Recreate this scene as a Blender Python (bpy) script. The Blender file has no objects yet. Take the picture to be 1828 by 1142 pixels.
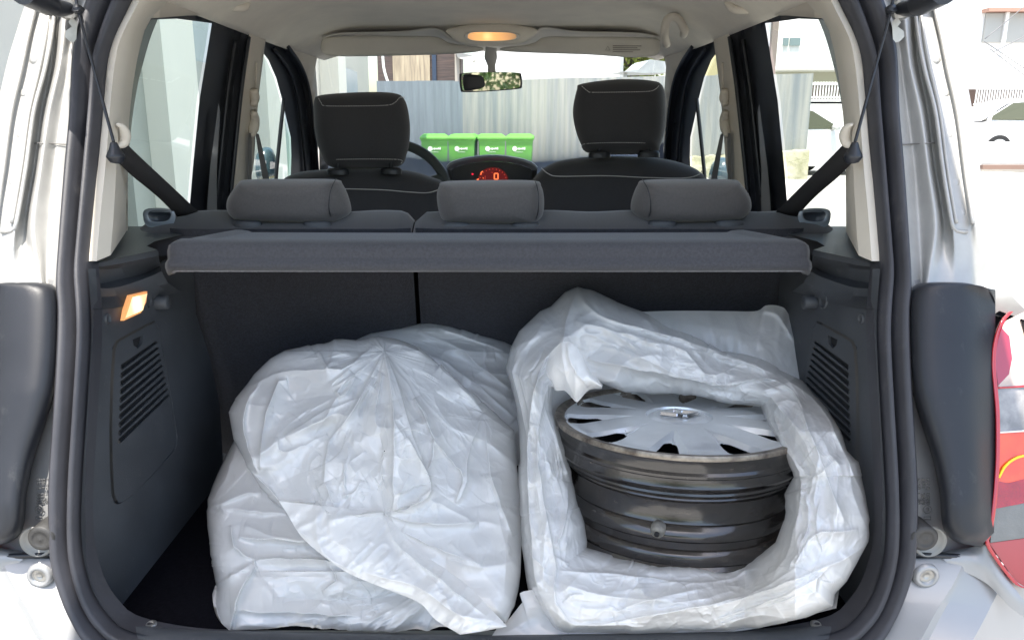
import bpy, bmesh, math, random
import numpy as np
from mathutils import Vector, noise
from mathutils.geometry import delaunay_2d_cdt
random.seed(7); RNG = np.random.RandomState(11)
S = bpy.context.scene; COL = S.collection
R = math.radians
# ---------------------------------------------------------------- camera, sky, sun, exposure
FPX = 1381.0; CX, CY = 884.0, 571.0            # principal point (the photograph is cropped off-centre)
TH = math.atan(341/FPX); PS = 0.0
CAM = np.array([0.015, 0.0, 1.2])
cf = np.array([math.sin(PS)*math.cos(TH), math.cos(PS)*math.cos(TH), -math.sin(TH)])
cr = np.array([math.cos(PS), -math.sin(PS), 0.0]); cu = np.cross(cr, cf)
cam = bpy.data.cameras.new('camera'); camo = bpy.data.objects.new('camera', cam); COL.objects.link(camo)
camo.location = CAM; camo.rotation_euler = (math.pi/2-TH, 0, -PS)
cam.sensor_width = 36; cam.lens = 36*FPX/1828; cam.shift_x = (914-CX)/1828; cam.clip_start = 0.02; cam.clip_end = 600
S.camera = camo
SUN = Vector((-0.07, -0.33, 1.0)).normalized()
W = bpy.data.worlds.new('World'); S.world = W; W.use_nodes = True
nt = W.node_tree; sky = nt.nodes.new('ShaderNodeTexSky'); sky.sky_type = 'NISHITA'; sky.sun_disc = False
sky.sun_elevation = math.asin(SUN.z); sky.sun_rotation = math.atan2(SUN.x, SUN.y)
sky.air_density = 1.3; sky.dust_density = 2.5
nt.links.new(sky.outputs[0], nt.nodes['Background'].inputs[0]); nt.nodes['Background'].inputs[1].default_value = 0.15
sl = bpy.data.lights.new('sun', 'SUN'); sl.energy = 4.0; sl.angle = R(0.5); sl.color = (1, .95, .87)
so = bpy.data.objects.new('sun', sl); COL.objects.link(so); so.rotation_euler = SUN.to_track_quat('Z', 'Y').to_euler()
S.view_settings.view_transform = 'Standard'; S.view_settings.look = 'None'
S.view_settings.exposure = 1.55; S.view_settings.gamma = 1
# ---------------------------------------------------------------- helpers
def ray(px, py): return cf + (px-CX)/FPX*cr + (CY-py)/FPX*cu
def at(px, py, Y): d = ray(px, py); return CAM + d*(Y/d[1])
def atz(px, py, z): d = ray(px, py); return CAM + d*((z-CAM[2])/d[2])
def atx(px, py, x): d = ray(px, py); return CAM + d*((x-CAM[0])/d[0])
def atf(px, py, fx):                       # meet the side surface x = fx(Y, z)
    d = ray(px, py); p = CAM + d*1.5
    for _ in range(60):
        q = CAM + d*((fx(p[1], p[2])-CAM[0])/d[0]); p = .5*p + .5*q
    return p
def cr_resample(P, n, closed=False, smooth=True):
    P = np.asarray(P, float); m = len(P)
    if closed: Q = np.vstack([P, P[:1]])
    else: Q = P
    L = np.concatenate([[0], np.cumsum(np.linalg.norm(np.diff(Q, axis=0), axis=1))])
    t = np.linspace(0, L[-1], n+1)[:-1] if closed else np.linspace(0, L[-1], n)
    out = []
    for s in t:
        i = min(max(np.searchsorted(L, s, 'right')-1, 0), len(Q)-2)
        u = (s-L[i])/max(L[i+1]-L[i], 1e-9)
        p1, p2 = Q[i], Q[i+1]
        if not smooth: out.append(p1*(1-u)+p2*u); continue
        if closed: p0 = P[(i-1) % m]; p3 = P[(i+2) % m]
        else: p0 = Q[i-1] if i > 0 else 2*p1-p2; p3 = Q[i+2] if i+2 < len(Q) else 2*p2-p1
        out.append(.5*((2*p1)+(-p0+p2)*u+(2*p0-5*p1+4*p2-p3)*u*u+(-p0+3*p1-3*p2+p3)*u**3))
    return np.array(out)
def gridfaces(r, c, cu_=False, cv=False):
    F = []
    for i in range(r if cu_ else r-1):
        for j in range(c if cv else c-1):
            a = i*c+j; b = i*c+(j+1) % c; d = ((i+1) % r)*c+j; e = ((i+1) % r)*c+(j+1) % c
            F.append((a, b, e, d))
    return F
class G:                                   # geometry collector
    def __init__(s): s.V = []; s.F = []; s.M = []; s.n = 0
    def add(s, V, F, m=0):
        V = np.asarray(V, float); s.V.append(V); s.F += [tuple(int(i)+s.n for i in f) for f in F]; s.M += [m]*len(F); s.n += len(V); return s
    def pair(s): s.two = True; return s
    def mirror(s):
        V = np.vstack(s.V); n = s.n; V2 = V*np.array([-1, 1, 1]); F2 = [tuple(i+n for i in f[::-1]) for f in s.F]
        s.V = [V, V2]; s.F += F2; s.M += s.M; s.n = 2*n; return s
    def flipx(s):
        s.V = [np.vstack(s.V)*np.array([-1, 1, 1])]; s.F = [f[::-1] for f in s.F]; return s
    def box(s, c, size, m=0, bev=0, rot=0):
        hx, hy, hz = [v/2 for v in size]; b = min(bev, hx*.9, hy*.9, hz*.9) if bev else 0
        if not b:
            V = [(x, y, z) for x in (-hx, hx) for y in (-hy, hy) for z in (-hz, hz)]
            F = [(0, 1, 3, 2), (4, 6, 7, 5), (0, 4, 5, 1), (2, 3, 7, 6), (0, 2, 6, 4), (1, 5, 7, 3)]
        else:                               # rounded box: octagonal profile in x/z, inset in y
            V = []; F = []
            def loop(y, i): 
                X, Z = hx-i, hz-i
                return [(-X+b, y, -Z), (X-b, y, -Z), (X, y, -Z+b), (X, y, Z-b), (X-b, y, Z), (-X+b, y, Z), (-X, y, Z-b), (-X, y, -Z+b)]
            for (y, i) in ((-hy, b), (-hy+b, 0), (hy-b, 0), (hy, b)): V += loop(y, i)
            F = gridfaces(4, 8, cv=True); F += [tuple(range(8))[::-1], tuple(range(24, 32))]
        V = np.array(V, float); cs, sn = math.cos(rot), math.sin(rot)
        V = np.stack([V[:, 0]*cs-V[:, 1]*sn, V[:, 0]*sn+V[:, 1]*cs, V[:, 2]], 1)+np.array(c)
        return s.add(V, F, m)
    def tube(s, P, r, m=0, n=8, res=None, closed=False, cap=True, smooth=True):
        P = np.asarray(P, float)
        if res: P = cr_resample(P, res, closed, smooth)
        k = len(P); rr = np.full(k, r) if np.isscalar(r) else np.interp(np.linspace(0, 1, k), np.linspace(0, 1, len(r)), r)
        V = []; u = None
        for i in range(k):
            a = P[(i-1) % k] if closed or i > 0 else P[0]; b = P[(i+1) % k] if closed or i < k-1 else P[-1]
            t = b-a; t = t/(np.linalg.norm(t)+1e-12); u = np.cross(t, (0.13, .37, .92)) if u is None else u-t*np.dot(u, t); u /= np.linalg.norm(u)+1e-9; w = np.cross(t, u)
            for j in range(n):
                an = 2*math.pi*j/n; V.append(P[i]+rr[i]*(math.cos(an)*u+math.sin(an)*w))
        F = gridfaces(k, n, cu_=closed, cv=True)
        if cap and not closed: F += [tuple(range(n))[::-1], tuple(range((k-1)*n, k*n))]
        return s.add(V, F, m)
    def lathe(s, prof, M, m=0, n=64, mats=None):   # prof [(r,z)], M 4x4
        V = []; M = np.array(M)
        for (r, z) in prof:
            for j in range(n):
                a = 2*math.pi*j/n; V.append((M @ np.array([r*math.cos(a), r*math.sin(a), z, 1]))[:3])
        k = len(prof)
        for i in range(k-1):
            F = [(i*n+j, i*n+(j+1) % n, (i+1)*n+(j+1) % n, (i+1)*n+j) for j in range(n)]
            if i == 0: s.add(V, F, mats[i] if mats else m); base = s.n-len(V)
            else: s.F += [tuple(q+base for q in f) for f in F]; s.M += [mats[i] if mats else m]*n
        return s
    def loft(s, cols, nu, nv=None, m=0, smooth=True, close=False):
        L = [cr_resample(c, nu, smooth=smooth) for c in cols]
        A = np.array(L)                    # cols x nu x 3
        if nv:
            B = [cr_resample(A[:, i], nv, smooth=True) for i in range(nu)]; A = np.array(B).transpose(1, 0, 2)
        k = A.shape[0]; return s.add(A.reshape(-1, 3), gridfaces(k, nu, cu_=close), m)
def inpoly(P, poly):
    P = np.asarray(P); x, y = P[:, 0], P[:, 1]; poly = np.asarray(poly); c = np.zeros(len(P), bool); j = len(poly)-1
    for i in range(len(poly)):
        xi, yi = poly[i]; xj, yj = poly[j]
        if yi != yj: c ^= ((yi > y) != (yj > y)) & (x < (xj-xi)*(y-yi)/(yj-yi)+xi)
        j = i
    return c
def patch(outer, holes, fn, step):
    pts = []; edges = []
    for poly in [outer]+holes:
        b = len(pts); q = []
        for i in range(len(poly)):
            a = np.array(poly[i], float); e = np.array(poly[(i+1) % len(poly)], float); k = max(1, int(np.linalg.norm(e-a)/step))
            for t in range(k): q.append(a+(e-a)*t/k)
        pts += q; edges += [(b+i, b+(i+1) % len(q)) for i in range(len(q))]
    o = np.array(outer); x0, y0 = o.min(0); x1, y1 = o.max(0)
    gx, gy = np.meshgrid(np.arange(x0+step/2, x1, step), np.arange(y0+step/2, y1, step)); g = np.stack([gx.ravel(), gy.ravel()], 1)
    ok = inpoly(g, outer)
    for h in holes: ok &= ~inpoly(g, h)
    pts += list(g[ok])
    r = delaunay_2d_cdt([Vector(p) for p in pts], edges, [], 0, 1e-6)
    V = np.array([list(v) for v in r[0]]); F = [f for f in r[2]]
    c = np.array([V[list(f)].mean(0) for f in F]); ok = inpoly(c, outer)
    for h in holes: ok &= ~inpoly(c, h)
    F = [f for f, k in zip(F, ok) if k]
    return np.array([fn(*v) for v in V]), F
def obj(name, g, mats, parent=None, smooth=True, solid=0, bevel=0, sub=0, autos=None, weld=False):
    me = bpy.data.meshes.new(name); V = np.vstack(g.V)
    me.from_pydata(V.tolist(), [], g.F); me.update()
    if weld:
        me.polygons.foreach_set('material_index', g.M); bm_ = bmesh.new(); bm_.from_mesh(me); bmesh.ops.remove_doubles(bm_, verts=[v for v in bm_.verts if abs(v.co.x) < .012], dist=.012)
        bm_.to_mesh(me); bm_.free(); g.M = [p.material_index for p in me.polygons]; g.F = g.M
    if not isinstance(mats, (list, tuple)): mats = [mats]
    for m in mats: me.materials.append(m)
    me.polygons.foreach_set('material_index', g.M)
    me.polygons.foreach_set('use_smooth', [smooth]*len(g.F))
    if autos and smooth:
        try: me.set_sharp_from_angle(angle=R(autos))
        except Exception: pass
    o = bpy.data.objects.new(name, me); COL.objects.link(o)
    if parent: o.parent = parent
    if bevel:
        b = o.modifiers.new('b', 'BEVEL'); b.width = bevel; b.segments = 2; b.limit_method = 'ANGLE'
    if solid:
        b = o.modifiers.new('s', 'SOLIDIFY'); b.thickness = solid; b.offset = 0
    if sub:
        b = o.modifiers.new('u', 'SUBSURF'); b.levels = sub; b.render_levels = sub
    return o
def tag(o, label=None, cat=None, group=None, kind=None):
    if label: o['label'] = label
    if cat: o['category'] = cat
    if group: o['group'] = group
    if kind: o['kind'] = kind
    return o
def empty(name, loc=(0, 0, 0)):
    o = bpy.data.objects.new(name, None); o.empty_display_size = .1; COL.objects.link(o); o.location = loc; return o
def reparent_origin(root, objs):           # keep world placement when parented to a moved Empty
    for o in objs: o.parent = root; o.matrix_parent_inverse = root.matrix_basis.inverted()
# ---------------------------------------------------------------- materials
def mat(name, col, rough=.5, metal=0, spec=.5, noise_=0, nscale=8, bump=0, bscale=200, bdist=.001, coat=0, sheen=0, col2=None, n2=None, trans=0, emit=None, es=0, stretch=None, detail=4):
    m = bpy.data.materials.new(name); m.use_nodes = True; N = m.node_tree; b = N.nodes['Principled BSDF']
    b.inputs['Base Color'].default_value = (*col, 1); b.inputs['Roughness'].default_value = rough; b.inputs['Metallic'].default_value = metal
    b.inputs['Specular IOR Level'].default_value = spec; b.inputs['Coat Weight'].default_value = coat; b.inputs['Sheen Weight'].default_value = sheen
    b.inputs['Coat Roughness'].default_value = .08
    if emit: b.inputs['Emission Color'].default_value = (*emit, 1); b.inputs['Emission Strength'].default_value = es
    tc = N.nodes.new('ShaderNodeTexCoord'); src = tc.outputs['Object']
    if stretch:
        mp = N.nodes.new('ShaderNodeMapping'); mp.inputs['Scale'].default_value = stretch; N.links.new(src, mp.inputs[0]); src = mp.outputs[0]
    if noise_ or col2:
        t = N.nodes.new('ShaderNodeTexNoise'); t.inputs['Scale'].default_value = nscale; t.inputs['Detail'].default_value = 8; t.inputs['Roughness'].default_value = .6
        N.links.new(src, t.inputs['Vector'])
        r = N.nodes.new('ShaderNodeValToRGB'); c2 = col2 or tuple(c*(1-noise_) for c in col); c1 = col if col2 else tuple(min(1, c*(1+noise_)) for c in col)
        r.color_ramp.elements[0].position = .35; r.color_ramp.elements[1].position = .65
        r.color_ramp.elements[0].color = (*c2, 1); r.color_ramp.elements[1].color = (*c1, 1)
        N.links.new(t.outputs['Fac'], r.inputs[0]); N.links.new(r.outputs[0], b.inputs['Base Color'])
        mr = N.nodes.new('ShaderNodeMapRange'); mr.inputs['To Min'].default_value = rough*.82; mr.inputs['To Max'].default_value = min(1, rough*1.18)
        N.links.new(t.outputs['Fac'], mr.inputs[0]); N.links.new(mr.outputs[0], b.inputs['Roughness'])
    if bump:
        t = N.nodes.new('ShaderNodeTexNoise'); t.inputs['Scale'].default_value = bscale; t.inputs['Detail'].default_value = detail
        N.links.new(src, t.inputs['Vector']); bp = N.nodes.new('ShaderNodeBump'); bp.inputs['Strength'].default_value = bump; bp.inputs['Distance'].default_value = bdist
        N.links.new(t.outputs['Fac'], bp.inputs['Height']); N.links.new(bp.outputs[0], b.inputs['Normal'])
    return m
def glass(name, tint, refl=.08, rough=0.0):
    m = bpy.data.materials.new(name); m.use_nodes = True; N = m.node_tree; N.nodes.clear()
    o = N.nodes.new('ShaderNodeOutputMaterial'); mx = N.nodes.new('ShaderNodeMixShader'); t = N.nodes.new('ShaderNodeBsdfTransparent'); g = N.nodes.new('ShaderNodeBsdfGlossy')
    t.inputs[0].default_value = (*tint, 1); g.inputs['Roughness'].default_value = rough
    f = N.nodes.new('ShaderNodeFresnel'); f.inputs[0].default_value = 1.5
    ad = N.nodes.new('ShaderNodeMath'); ad.operation = 'MULTIPLY'; ad.inputs[1].default_value = refl/.04
    N.links.new(f.outputs[0], ad.inputs[0]); N.links.new(ad.outputs[0], mx.inputs[0]); N.links.new(t.outputs[0], mx.inputs[1]); N.links.new(g.outputs[0], mx.inputs[2]); N.links.new(mx.outputs[0], o.inputs[0])
    return m
def film_mat(name, trans, clear, col=(.89, .885, .87), rough=.2, bs=26, bst=.10):
    m = bpy.data.materials.new(name); m.use_nodes = True; N = m.node_tree; N.nodes.clear(); L = N.links
    o = N.nodes.new('ShaderNodeOutputMaterial'); p = N.nodes.new('ShaderNodeBsdfPrincipled'); p.inputs['Base Color'].default_value = (*col, 1)
    p.inputs['Roughness'].default_value = rough; p.inputs['Specular IOR Level'].default_value = .6; p.inputs['Coat Weight'].default_value = .9; p.inputs['Coat Roughness'].default_value = .09
    tl = N.nodes.new('ShaderNodeBsdfTranslucent'); tl.inputs[0].default_value = (*col, 1); tp = N.nodes.new('ShaderNodeBsdfTransparent'); tp.inputs[0].default_value = (*col, 1)
    m1 = N.nodes.new('ShaderNodeMixShader'); m1.inputs[0].default_value = trans; m2 = N.nodes.new('ShaderNodeMixShader'); m2.inputs[0].default_value = clear
    L.new(p.outputs[0], m1.inputs[1]); L.new(tl.outputs[0], m1.inputs[2]); L.new(m1.outputs[0], m2.inputs[1]); L.new(tp.outputs[0], m2.inputs[2]); L.new(m2.outputs[0], o.inputs[0])
    tc = N.nodes.new('ShaderNodeTexCoord')
    n = N.nodes.new('ShaderNodeTexNoise'); n.inputs['Scale'].default_value = bs*.35; n.inputs['Detail'].default_value = 3; n.inputs['Distortion'].default_value = 1.2
    L.new(tc.outputs['Object'], n.inputs['Vector'])
    ab = N.nodes.new('ShaderNodeMath'); ab.operation = 'SUBTRACT'; ab.inputs[1].default_value = .5; L.new(n.outputs['Fac'], ab.inputs[0])
    a2 = N.nodes.new('ShaderNodeMath'); a2.operation = 'ABSOLUTE'; L.new(ab.outputs[0], a2.inputs[0])
    n2 = N.nodes.new('ShaderNodeTexVoronoi'); n2.inputs['Scale'].default_value = bs; n2.feature = 'F1'
    va = N.nodes.new('ShaderNodeMixRGB'); va.inputs[0].default_value = .12; L.new(tc.outputs['Object'], va.inputs[1]); L.new(n.outputs['Color'], va.inputs[2]); L.new(va.outputs[0], n2.inputs['Vector'])
    b1 = N.nodes.new('ShaderNodeBump'); b1.inputs['Strength'].default_value = bst; b1.inputs['Distance'].default_value = .02; L.new(a2.outputs[0], b1.inputs['Height'])
    b2 = N.nodes.new('ShaderNodeBump'); b2.inputs['Strength'].default_value = bst*.45; b2.inputs['Distance'].default_value = .006; L.new(n2.outputs['Distance'], b2.inputs['Height']); L.new(b1.outputs[0], b2.inputs['Normal'])
    L.new(b2.outputs[0], p.inputs['Normal']); L.new(b2.outputs[0], tl.inputs['Normal'])
    return m
M_paint = mat('silver_paint', (.29, .295, .30), .4, .25, coat=.4, noise_=.05, nscale=5)
M_jamb = mat('jamb_paint', (.37, .365, .35), .42, .2, noise_=.10, nscale=14, coat=.3)
M_black = mat('shoulder_plastic', (.017, .0185, .023), .42, spec=.35, noise_=.15, nscale=6, bump=.25, bscale=900, bdist=.0004)
M_trim = mat('trunk_plastic', (.047, .051, .057), .55, noise_=.18, nscale=7, bump=.5, bscale=700, bdist=.0006)
M_grain = mat('grained_plastic', (.075, .085, .09), .45, noise_=.15, nscale=10, bump=1, bscale=330, bdist=.0015)
M_rub = mat('seal_rubber', (.034, .034, .040), .48, noise_=.2, nscale=9, bump=.15, bscale=300, bdist=.0005)
M_dark = mat('black_plastic', (.015, .017, .022), .4, noise_=.2, nscale=10)
M_void = mat('cavity_black', (.006, .006, .007), .8)
M_cream = mat('cream_plastic', (.60, .55, .47), .55, noise_=.04, nscale=6, bump=.2, bscale=900, bdist=.0004)
M_head = mat('headliner_cloth', (.68, .63, .54), .95, noise_=.06, nscale=10, bump=.5, bscale=500, bdist=.0008, sheen=.2)
M_shelf = mat('shelf_felt', (.041, .041, .047), .95, noise_=.22, nscale=260, bump=.6, bscale=900, bdist=.0009, sheen=.2)
M_carpet = mat('seatback_carpet', (.020, .021, .028), .97, noise_=.35, nscale=220, bump=1, bscale=500, bdist=.0015, sheen=.15)
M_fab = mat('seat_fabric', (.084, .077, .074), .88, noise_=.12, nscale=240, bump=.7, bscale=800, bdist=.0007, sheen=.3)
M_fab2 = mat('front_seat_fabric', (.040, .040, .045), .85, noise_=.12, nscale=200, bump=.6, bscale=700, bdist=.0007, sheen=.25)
M_stitch = mat('grey_stitching', (.55, .55, .55), .7)
M_belt = mat('belt_webbing', (.022, .021, .022), .7, bump=.8, bscale=260, bdist=.0008, stretch=(1, 6, 6))
M_beltg = mat('grey_belt_webbing', (.16, .15, .14), .7)
M_chrome = mat('chrome', (.8, .8, .82), .18, 1)
M_zinc = mat('zinc_plate', (.36, .355, .34), .4, .8, noise_=.2, nscale=30)
M_cap = mat('hubcap_silver', (.74, .76, .77), .3, .55, coat=.4, noise_=.06, nscale=25)
M_steel = mat('rim_black_steel', (.008, .007, .007), .17, .0, spec=.8, col2=(.024, .019, .016), nscale=11, coat=.15, bump=.3, bscale=60, bdist=.001, stretch=(1, 1, 3))
def dust(m, col, scale, lo, hi, amt, stretch=(1, 1, 1)):
    N = m.node_tree; b = N.nodes['Principled BSDF']; inp = b.inputs['Base Color']; t = N.nodes.new('ShaderNodeTexNoise'); t.inputs['Scale'].default_value = scale; t.inputs['Detail'].default_value = 10; t.inputs['Roughness'].default_value = .75
    tc = N.nodes.new('ShaderNodeTexCoord'); mp = N.nodes.new('ShaderNodeMapping'); mp.inputs['Scale'].default_value = stretch; N.links.new(tc.outputs['Object'], mp.inputs[0]); N.links.new(mp.outputs[0], t.inputs['Vector'])
    r = N.nodes.new('ShaderNodeValToRGB'); r.color_ramp.elements[0].position = lo; r.color_ramp.elements[1].position = hi; r.color_ramp.elements[1].color = (amt, amt, amt, 1); N.links.new(t.outputs['Fac'], r.inputs[0])
    x = N.nodes.new('ShaderNodeMixRGB'); x.inputs[2].default_value = (*col, 1); N.links.new(r.outputs[0], x.inputs[0])
    if inp.links: N.links.new(inp.links[0].from_socket, x.inputs[1])
    else: x.inputs[1].default_value = inp.default_value
    N.links.new(x.outputs[0], inp)
dust(M_steel, (.12, .10, .08), 90, .58, .70, .6, (.5, .5, 1.6)); dust(M_trim, (.16, .155, .15), 60, .60, .74, .45); dust(M_trim, (.22, .21, .20), 260, .66, .72, .5)
dust(M_black, (.10, .10, .10), 40, .58, .75, .35, (1, 1, .4)); dust(M_rub, (.12, .115, .11), 35, .56, .76, .35, (1, 1, .5)); dust(M_jamb, (.22, .19, .14), 22, .62, .78, .3); dust(M_jamb, (.12, .10, .07), 180, .68, .74, .6); dust(M_cap, (.25, .23, .20), 120, .62, .72, .5)
M_edge = mat('rim_worn_edge', (.33, .29, .24), .45, .6, col2=(.07, .055, .045), nscale=40)
# ---------------------------------------------------------------- setting: ground
def plane_sheet(z, x0, x1, y0, y1, n=2):
    g = G(); X, Y = np.meshgrid(np.linspace(x0, x1, n), np.linspace(y0, y1, n)); g.add(np.stack([X.ravel(), Y.ravel(), np.full(X.size, z)], 1), gridfaces(n, n)); return g
M_ground = mat('concrete_yard', (.37, .36, .34), .85, noise_=.14, nscale=1.3, bump=.6, bscale=40, bdist=.004)
tag(obj('ground', plane_sheet(0, -250, 250, -250, 250), M_ground), kind='structure')
# ================================================================ CAR
CAR = empty('silver_hatchback', (0, 2.2, 0)); tag(CAR, 'silver hatchback seen through its open tailgate, loaded boot and cabin in view', 'car')
def part(name, g, mats, parent=CAR, **k):
    if getattr(g, 'two', False):
        g.two = False; o = part(name, g, mats, parent, **k); g.flipx(); par = parent.get('twin') if parent is not CAR else None
        o2 = part(name, g, mats, bpy.data.objects[par] if par else parent, **k); o['twin'] = o2.name; return o
    o = obj(name, g, mats, None, **{a: b for a, b in k.items() if a != 'label'})
    if parent is CAR: o.parent = CAR; o.matrix_parent_inverse = Matrix_inv
    else: o.parent = parent
    if 'label' in k: o['label'] = k['label']
    return o
bpy.context.view_layer.update(); Matrix_inv = CAR.matrix_world.inverted()
YS = lambda py: float(np.interp(py, [-80, 0, 250, 500, 700, 900, 1142, 1250], [1.26, 1.22, 1.12, 1.02, .95, .89, .84, .83]))
def sw(Y, z):                               # left side surface of the cabin, x(Y, z)
    w = .667-.146*(z-1.0)
    if Y < 1.5: w -= .07*max(0, (1.5-Y)/.4)**1.5
    if Y > 2.3: w -= .045*((Y-2.3)/.6)**1.5
    return -max(w, .3)
# --- weather seal : double lip swept round the opening
so_ = [(190, -70), (158, 0), (137, 74), (132, 123), (129, 200), (120, 300), (111, 420), (106, 503), (109, 560), (103, 700), (93, 860), (94, 940), (98, 1000), (116, 1060), (137, 1105), (163, 1142), (230, 1178), (330, 1196), (520, 1204), (872, 1208)]
si_ = [(262, -70), (231, 0), (208, 52), (190, 105), (183, 175), (172, 300), (161, 420), (157, 480), (163, 580), (157, 700), (147, 860), (145, 940), (150, 1000), (168, 1060), (194, 1098), (222, 1122), (290, 1140), (380, 1150), (520, 1156), (872, 1160)]
def pl(P, dy=0): return np.array([at(x, y, YS(y)+dy) for x, y in P])
A = cr_resample(pl(so_, -.012), 120); B = cr_resample(pl(si_, .008), 120)
prof = [(0, .030), (.0, .0), (.06, -.013), (.2, -.019), (.38, -.015), (.50, .000), (.545, .010), (.59, -.004), (.72, -.016), (.88, -.012), (.98, .003), (1.0, .03)]
V = []
for t, h in prof: 
    P = A*(1-t)+B*t; P = P+np.array([0, h, 0]); V.append(P)
g = G(); g.add(np.array(V).reshape(-1, 3), gridfaces(len(prof), 120)); g.mirror()
part('weather_seal', g, M_rub, weld=True)
# --- left trunk wall (x of the inner plastic lining)
wx = lambda Y, z: -(.53-.05*(1.0-z))
wf = lambda x, y: atf(x, y, wx)
SB = lambda z: 1.36+.30*(1.0-z)            # seat back plane Y(z)
def trunk_side(sgn):
    g = G(); wall = [(156, 556), (210, 549), (262, 536), (292, 514), (284, 470), (345, 470), (350, 560), (375, 640), (392, 720), (400, 850), (402, 1000), (396, 1100), (300, 1150), (215, 1118), (190, 1098), (168, 1062), (146, 1000), (140, 900), (150, 760), (157, 620)]
    door = [(207, 607), (262, 578), (276, 572), (283, 585), (297, 660), (308, 720), (317, 780), (314, 800), (280, 840), (235, 885), (214, 899), (206, 900), (199, 885), (196, 830), (195, 760), (197, 680), (201, 620)]
    V, F = patch(wall, [door], wf, 14); g.add(V, F)
    # facing flange between seal and wall
    c0 = [at(x, y, YS(y)+.004) for x, y in si_[7:17]]; c1 = [wf(x+d, y) for (x, y), d in zip(si_[7:17], (14, 12, 9, 9, 12, 14, 16, 18, 16, 8))]
    g.loft([c0, c1], 30)
    # groove behind the hatch panel
    D3 = [wf(x, y) for x, y in door]; c = np.mean(D3, 0)
    inn = [p+(c-p)*.02+np.array([-.009, 0, 0]) for p in D3]
    g.loft([D3+[D3[0]], inn+[inn[0]]], 90, smooth=False)
    cv = G(); wi = lambda x, y: wf(x, y)+np.array([.0022, 0, 0])
    cen = np.mean(door, 0); dsh = [tuple(np.array(p)+(cen-np.array(p))*np.array([.055, .022])) for p in door]
    slots = []
    for k in range(10):                     # ten louvre slots
        x0 = 213-.5*k; y0 = 655+k*14.7; x1 = 279+2.4*k; y1 = 611+k*10.5
        sl_ = [(x0, y0-4), (x1-3, y1-2.6), (x1, y1), (x1-3, y1+3.0), (x0+2, y0+5.5), (x0-1, y0+2)]; slots.append(sl_)
    tri = [(234, 606), (253, 598), (252, 612), (244, 622), (236, 616)]
    V, F = patch(dsh, slots+[tri], wi, 8); cv.add(V, F)
    for q in slots+[tri]:
        a = [wi(*p) for p in q]; b = [p+np.array([-.005, 0, -.001]) for p in a]; cv.loft([a+[a[0]], b+[b[0]]], 26, smooth=False)
        cv.add(b, [tuple(range(len(b)))], 1)
    if sgn > 0: g.flipx(); cv.flipx()
    w = part('boot_side_trim', g, M_trim, autos=50)
    part('vent_hatch', cv, [M_trim, M_void], w, autos=40)
    # ledge top with grain, front steps
    g = G(); zt = 1.02; f = lambda x, y: atz(x, y, zt)
    led = [(150, 470), (175, 470), (200, 463), (281, 446), (262, 439), (276, 431), (292, 427), (330, 418), (330, 404), (228, 404), (200, 412), (150, 440)]
    V, F = patch(led, [], f, 10); g.add(V, F, 1)
    rows = [[(150, 470), (200, 463), (281, 446), (283, 449)], [(152, 478), (200, 473), (270, 459), (283, 457)], [(158, 480), (200, 480), (265, 470), (284, 462)], [(166, 510), (200, 502), (260, 488), (286, 475)], [(162, 514), (208, 513), (262, 496), (288, 484)], [(160, 530), (205, 528), (262, 515), (300, 505)], [(158, 552), (210, 548), (262, 535), (320, 520)]]
    offs = [0, .0, .030, .036, .008, .004, .02]
    L = []
    for rw, o_ in zip(rows, offs):
        c = []
        for (x, y) in rw:
            base = at(x, y, YS(480)+.02 + (x-150)/135*.14); p = CAM+(base-CAM)*(1+o_/1.1); c.append(p)
        L.append(c)
    # finish into the wall
    L[-1] = [wf(x, y)+np.array([.003, 0, 0]) for x, y in rows[-1]]
    g.loft(L, 26)
    if sgn > 0: g.flipx()
    part('shelf_support', g, [M_trim, M_grain], w, autos=45)
    # small round plugs and recess
    for (x, y, rr) in ((191, 569, .006), (262, 536, .011)):
        g = G(); p = wf(x, y); g.lathe([(rr*1.25, -.001), (rr*1.2, .003), (rr, .003), (rr*.85, -.004), (.0001, -.004)], [[0, 0, 1, p[0]], [0, 1, 0, p[1]], [1, 0, 0, p[2]], [0, 0, 0, 1]], n=20, mats=[0, 0, 0, 1])
        if sgn > 0: g.flipx()
        part('trim_plug', g, [M_trim, M_void], w)
    g = G(); p = wf(279, 540); g.lathe([(.011, 0), (.011, .018), (.009, .020), (.0001, .020)], [[0, 0, 1, p[0]], [0, 1, 0, p[1]], [1, 0, 0, p[2]], [0, 0, 0, 1]], n=20)
    if sgn > 0: g.flipx()
    part('trim_plug', g, [M_trim, M_void], w)
    return w
TL = trunk_side(-1); TR = trunk_side(1)
# trunk lamp (left only)
g = G(); q = [(222, 527), (256, 519), (246, 556), (206, 574)]
b = [wf(*p)+np.array([.004, 0, 0]) for p in q]; c = np.mean(b, 0); t = [c+(p-c)*.80+np.array([.006, 0, 0]) for p in b]; t2 = [c+(p-c)*1.0+np.array([.005, 0, 0]) for p in b]
g.loft([b+[b[0]], t2+[t2[0]], t+[t[0]]], 9, smooth=False); 
M_lampf = mat('lamp_surround', (.8, .35, .12), .3, emit=(1, .42, .16), es=.20); M_lamp = mat('lamp_lens', (1, .8, .5), .3)
N = M_lamp.node_tree; tc = N.nodes.new('ShaderNodeTexCoord'); vt = N.nodes.new('ShaderNodeVectorMath'); vt.operation = 'DISTANCE'; cw = c+np.array([0, 0, 0.0])
N.links.new(tc.outputs['Object'], vt.inputs[0]); vt.inputs[1].default_value = tuple(cw); mr = N.nodes.new('ShaderNodeMapRange'); mr.inputs['From Min'].default_value = 0; mr.inputs['From Max'].default_value = .022; mr.inputs['To Min'].default_value = 1.9; mr.inputs['To Max'].default_value = .28
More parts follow.
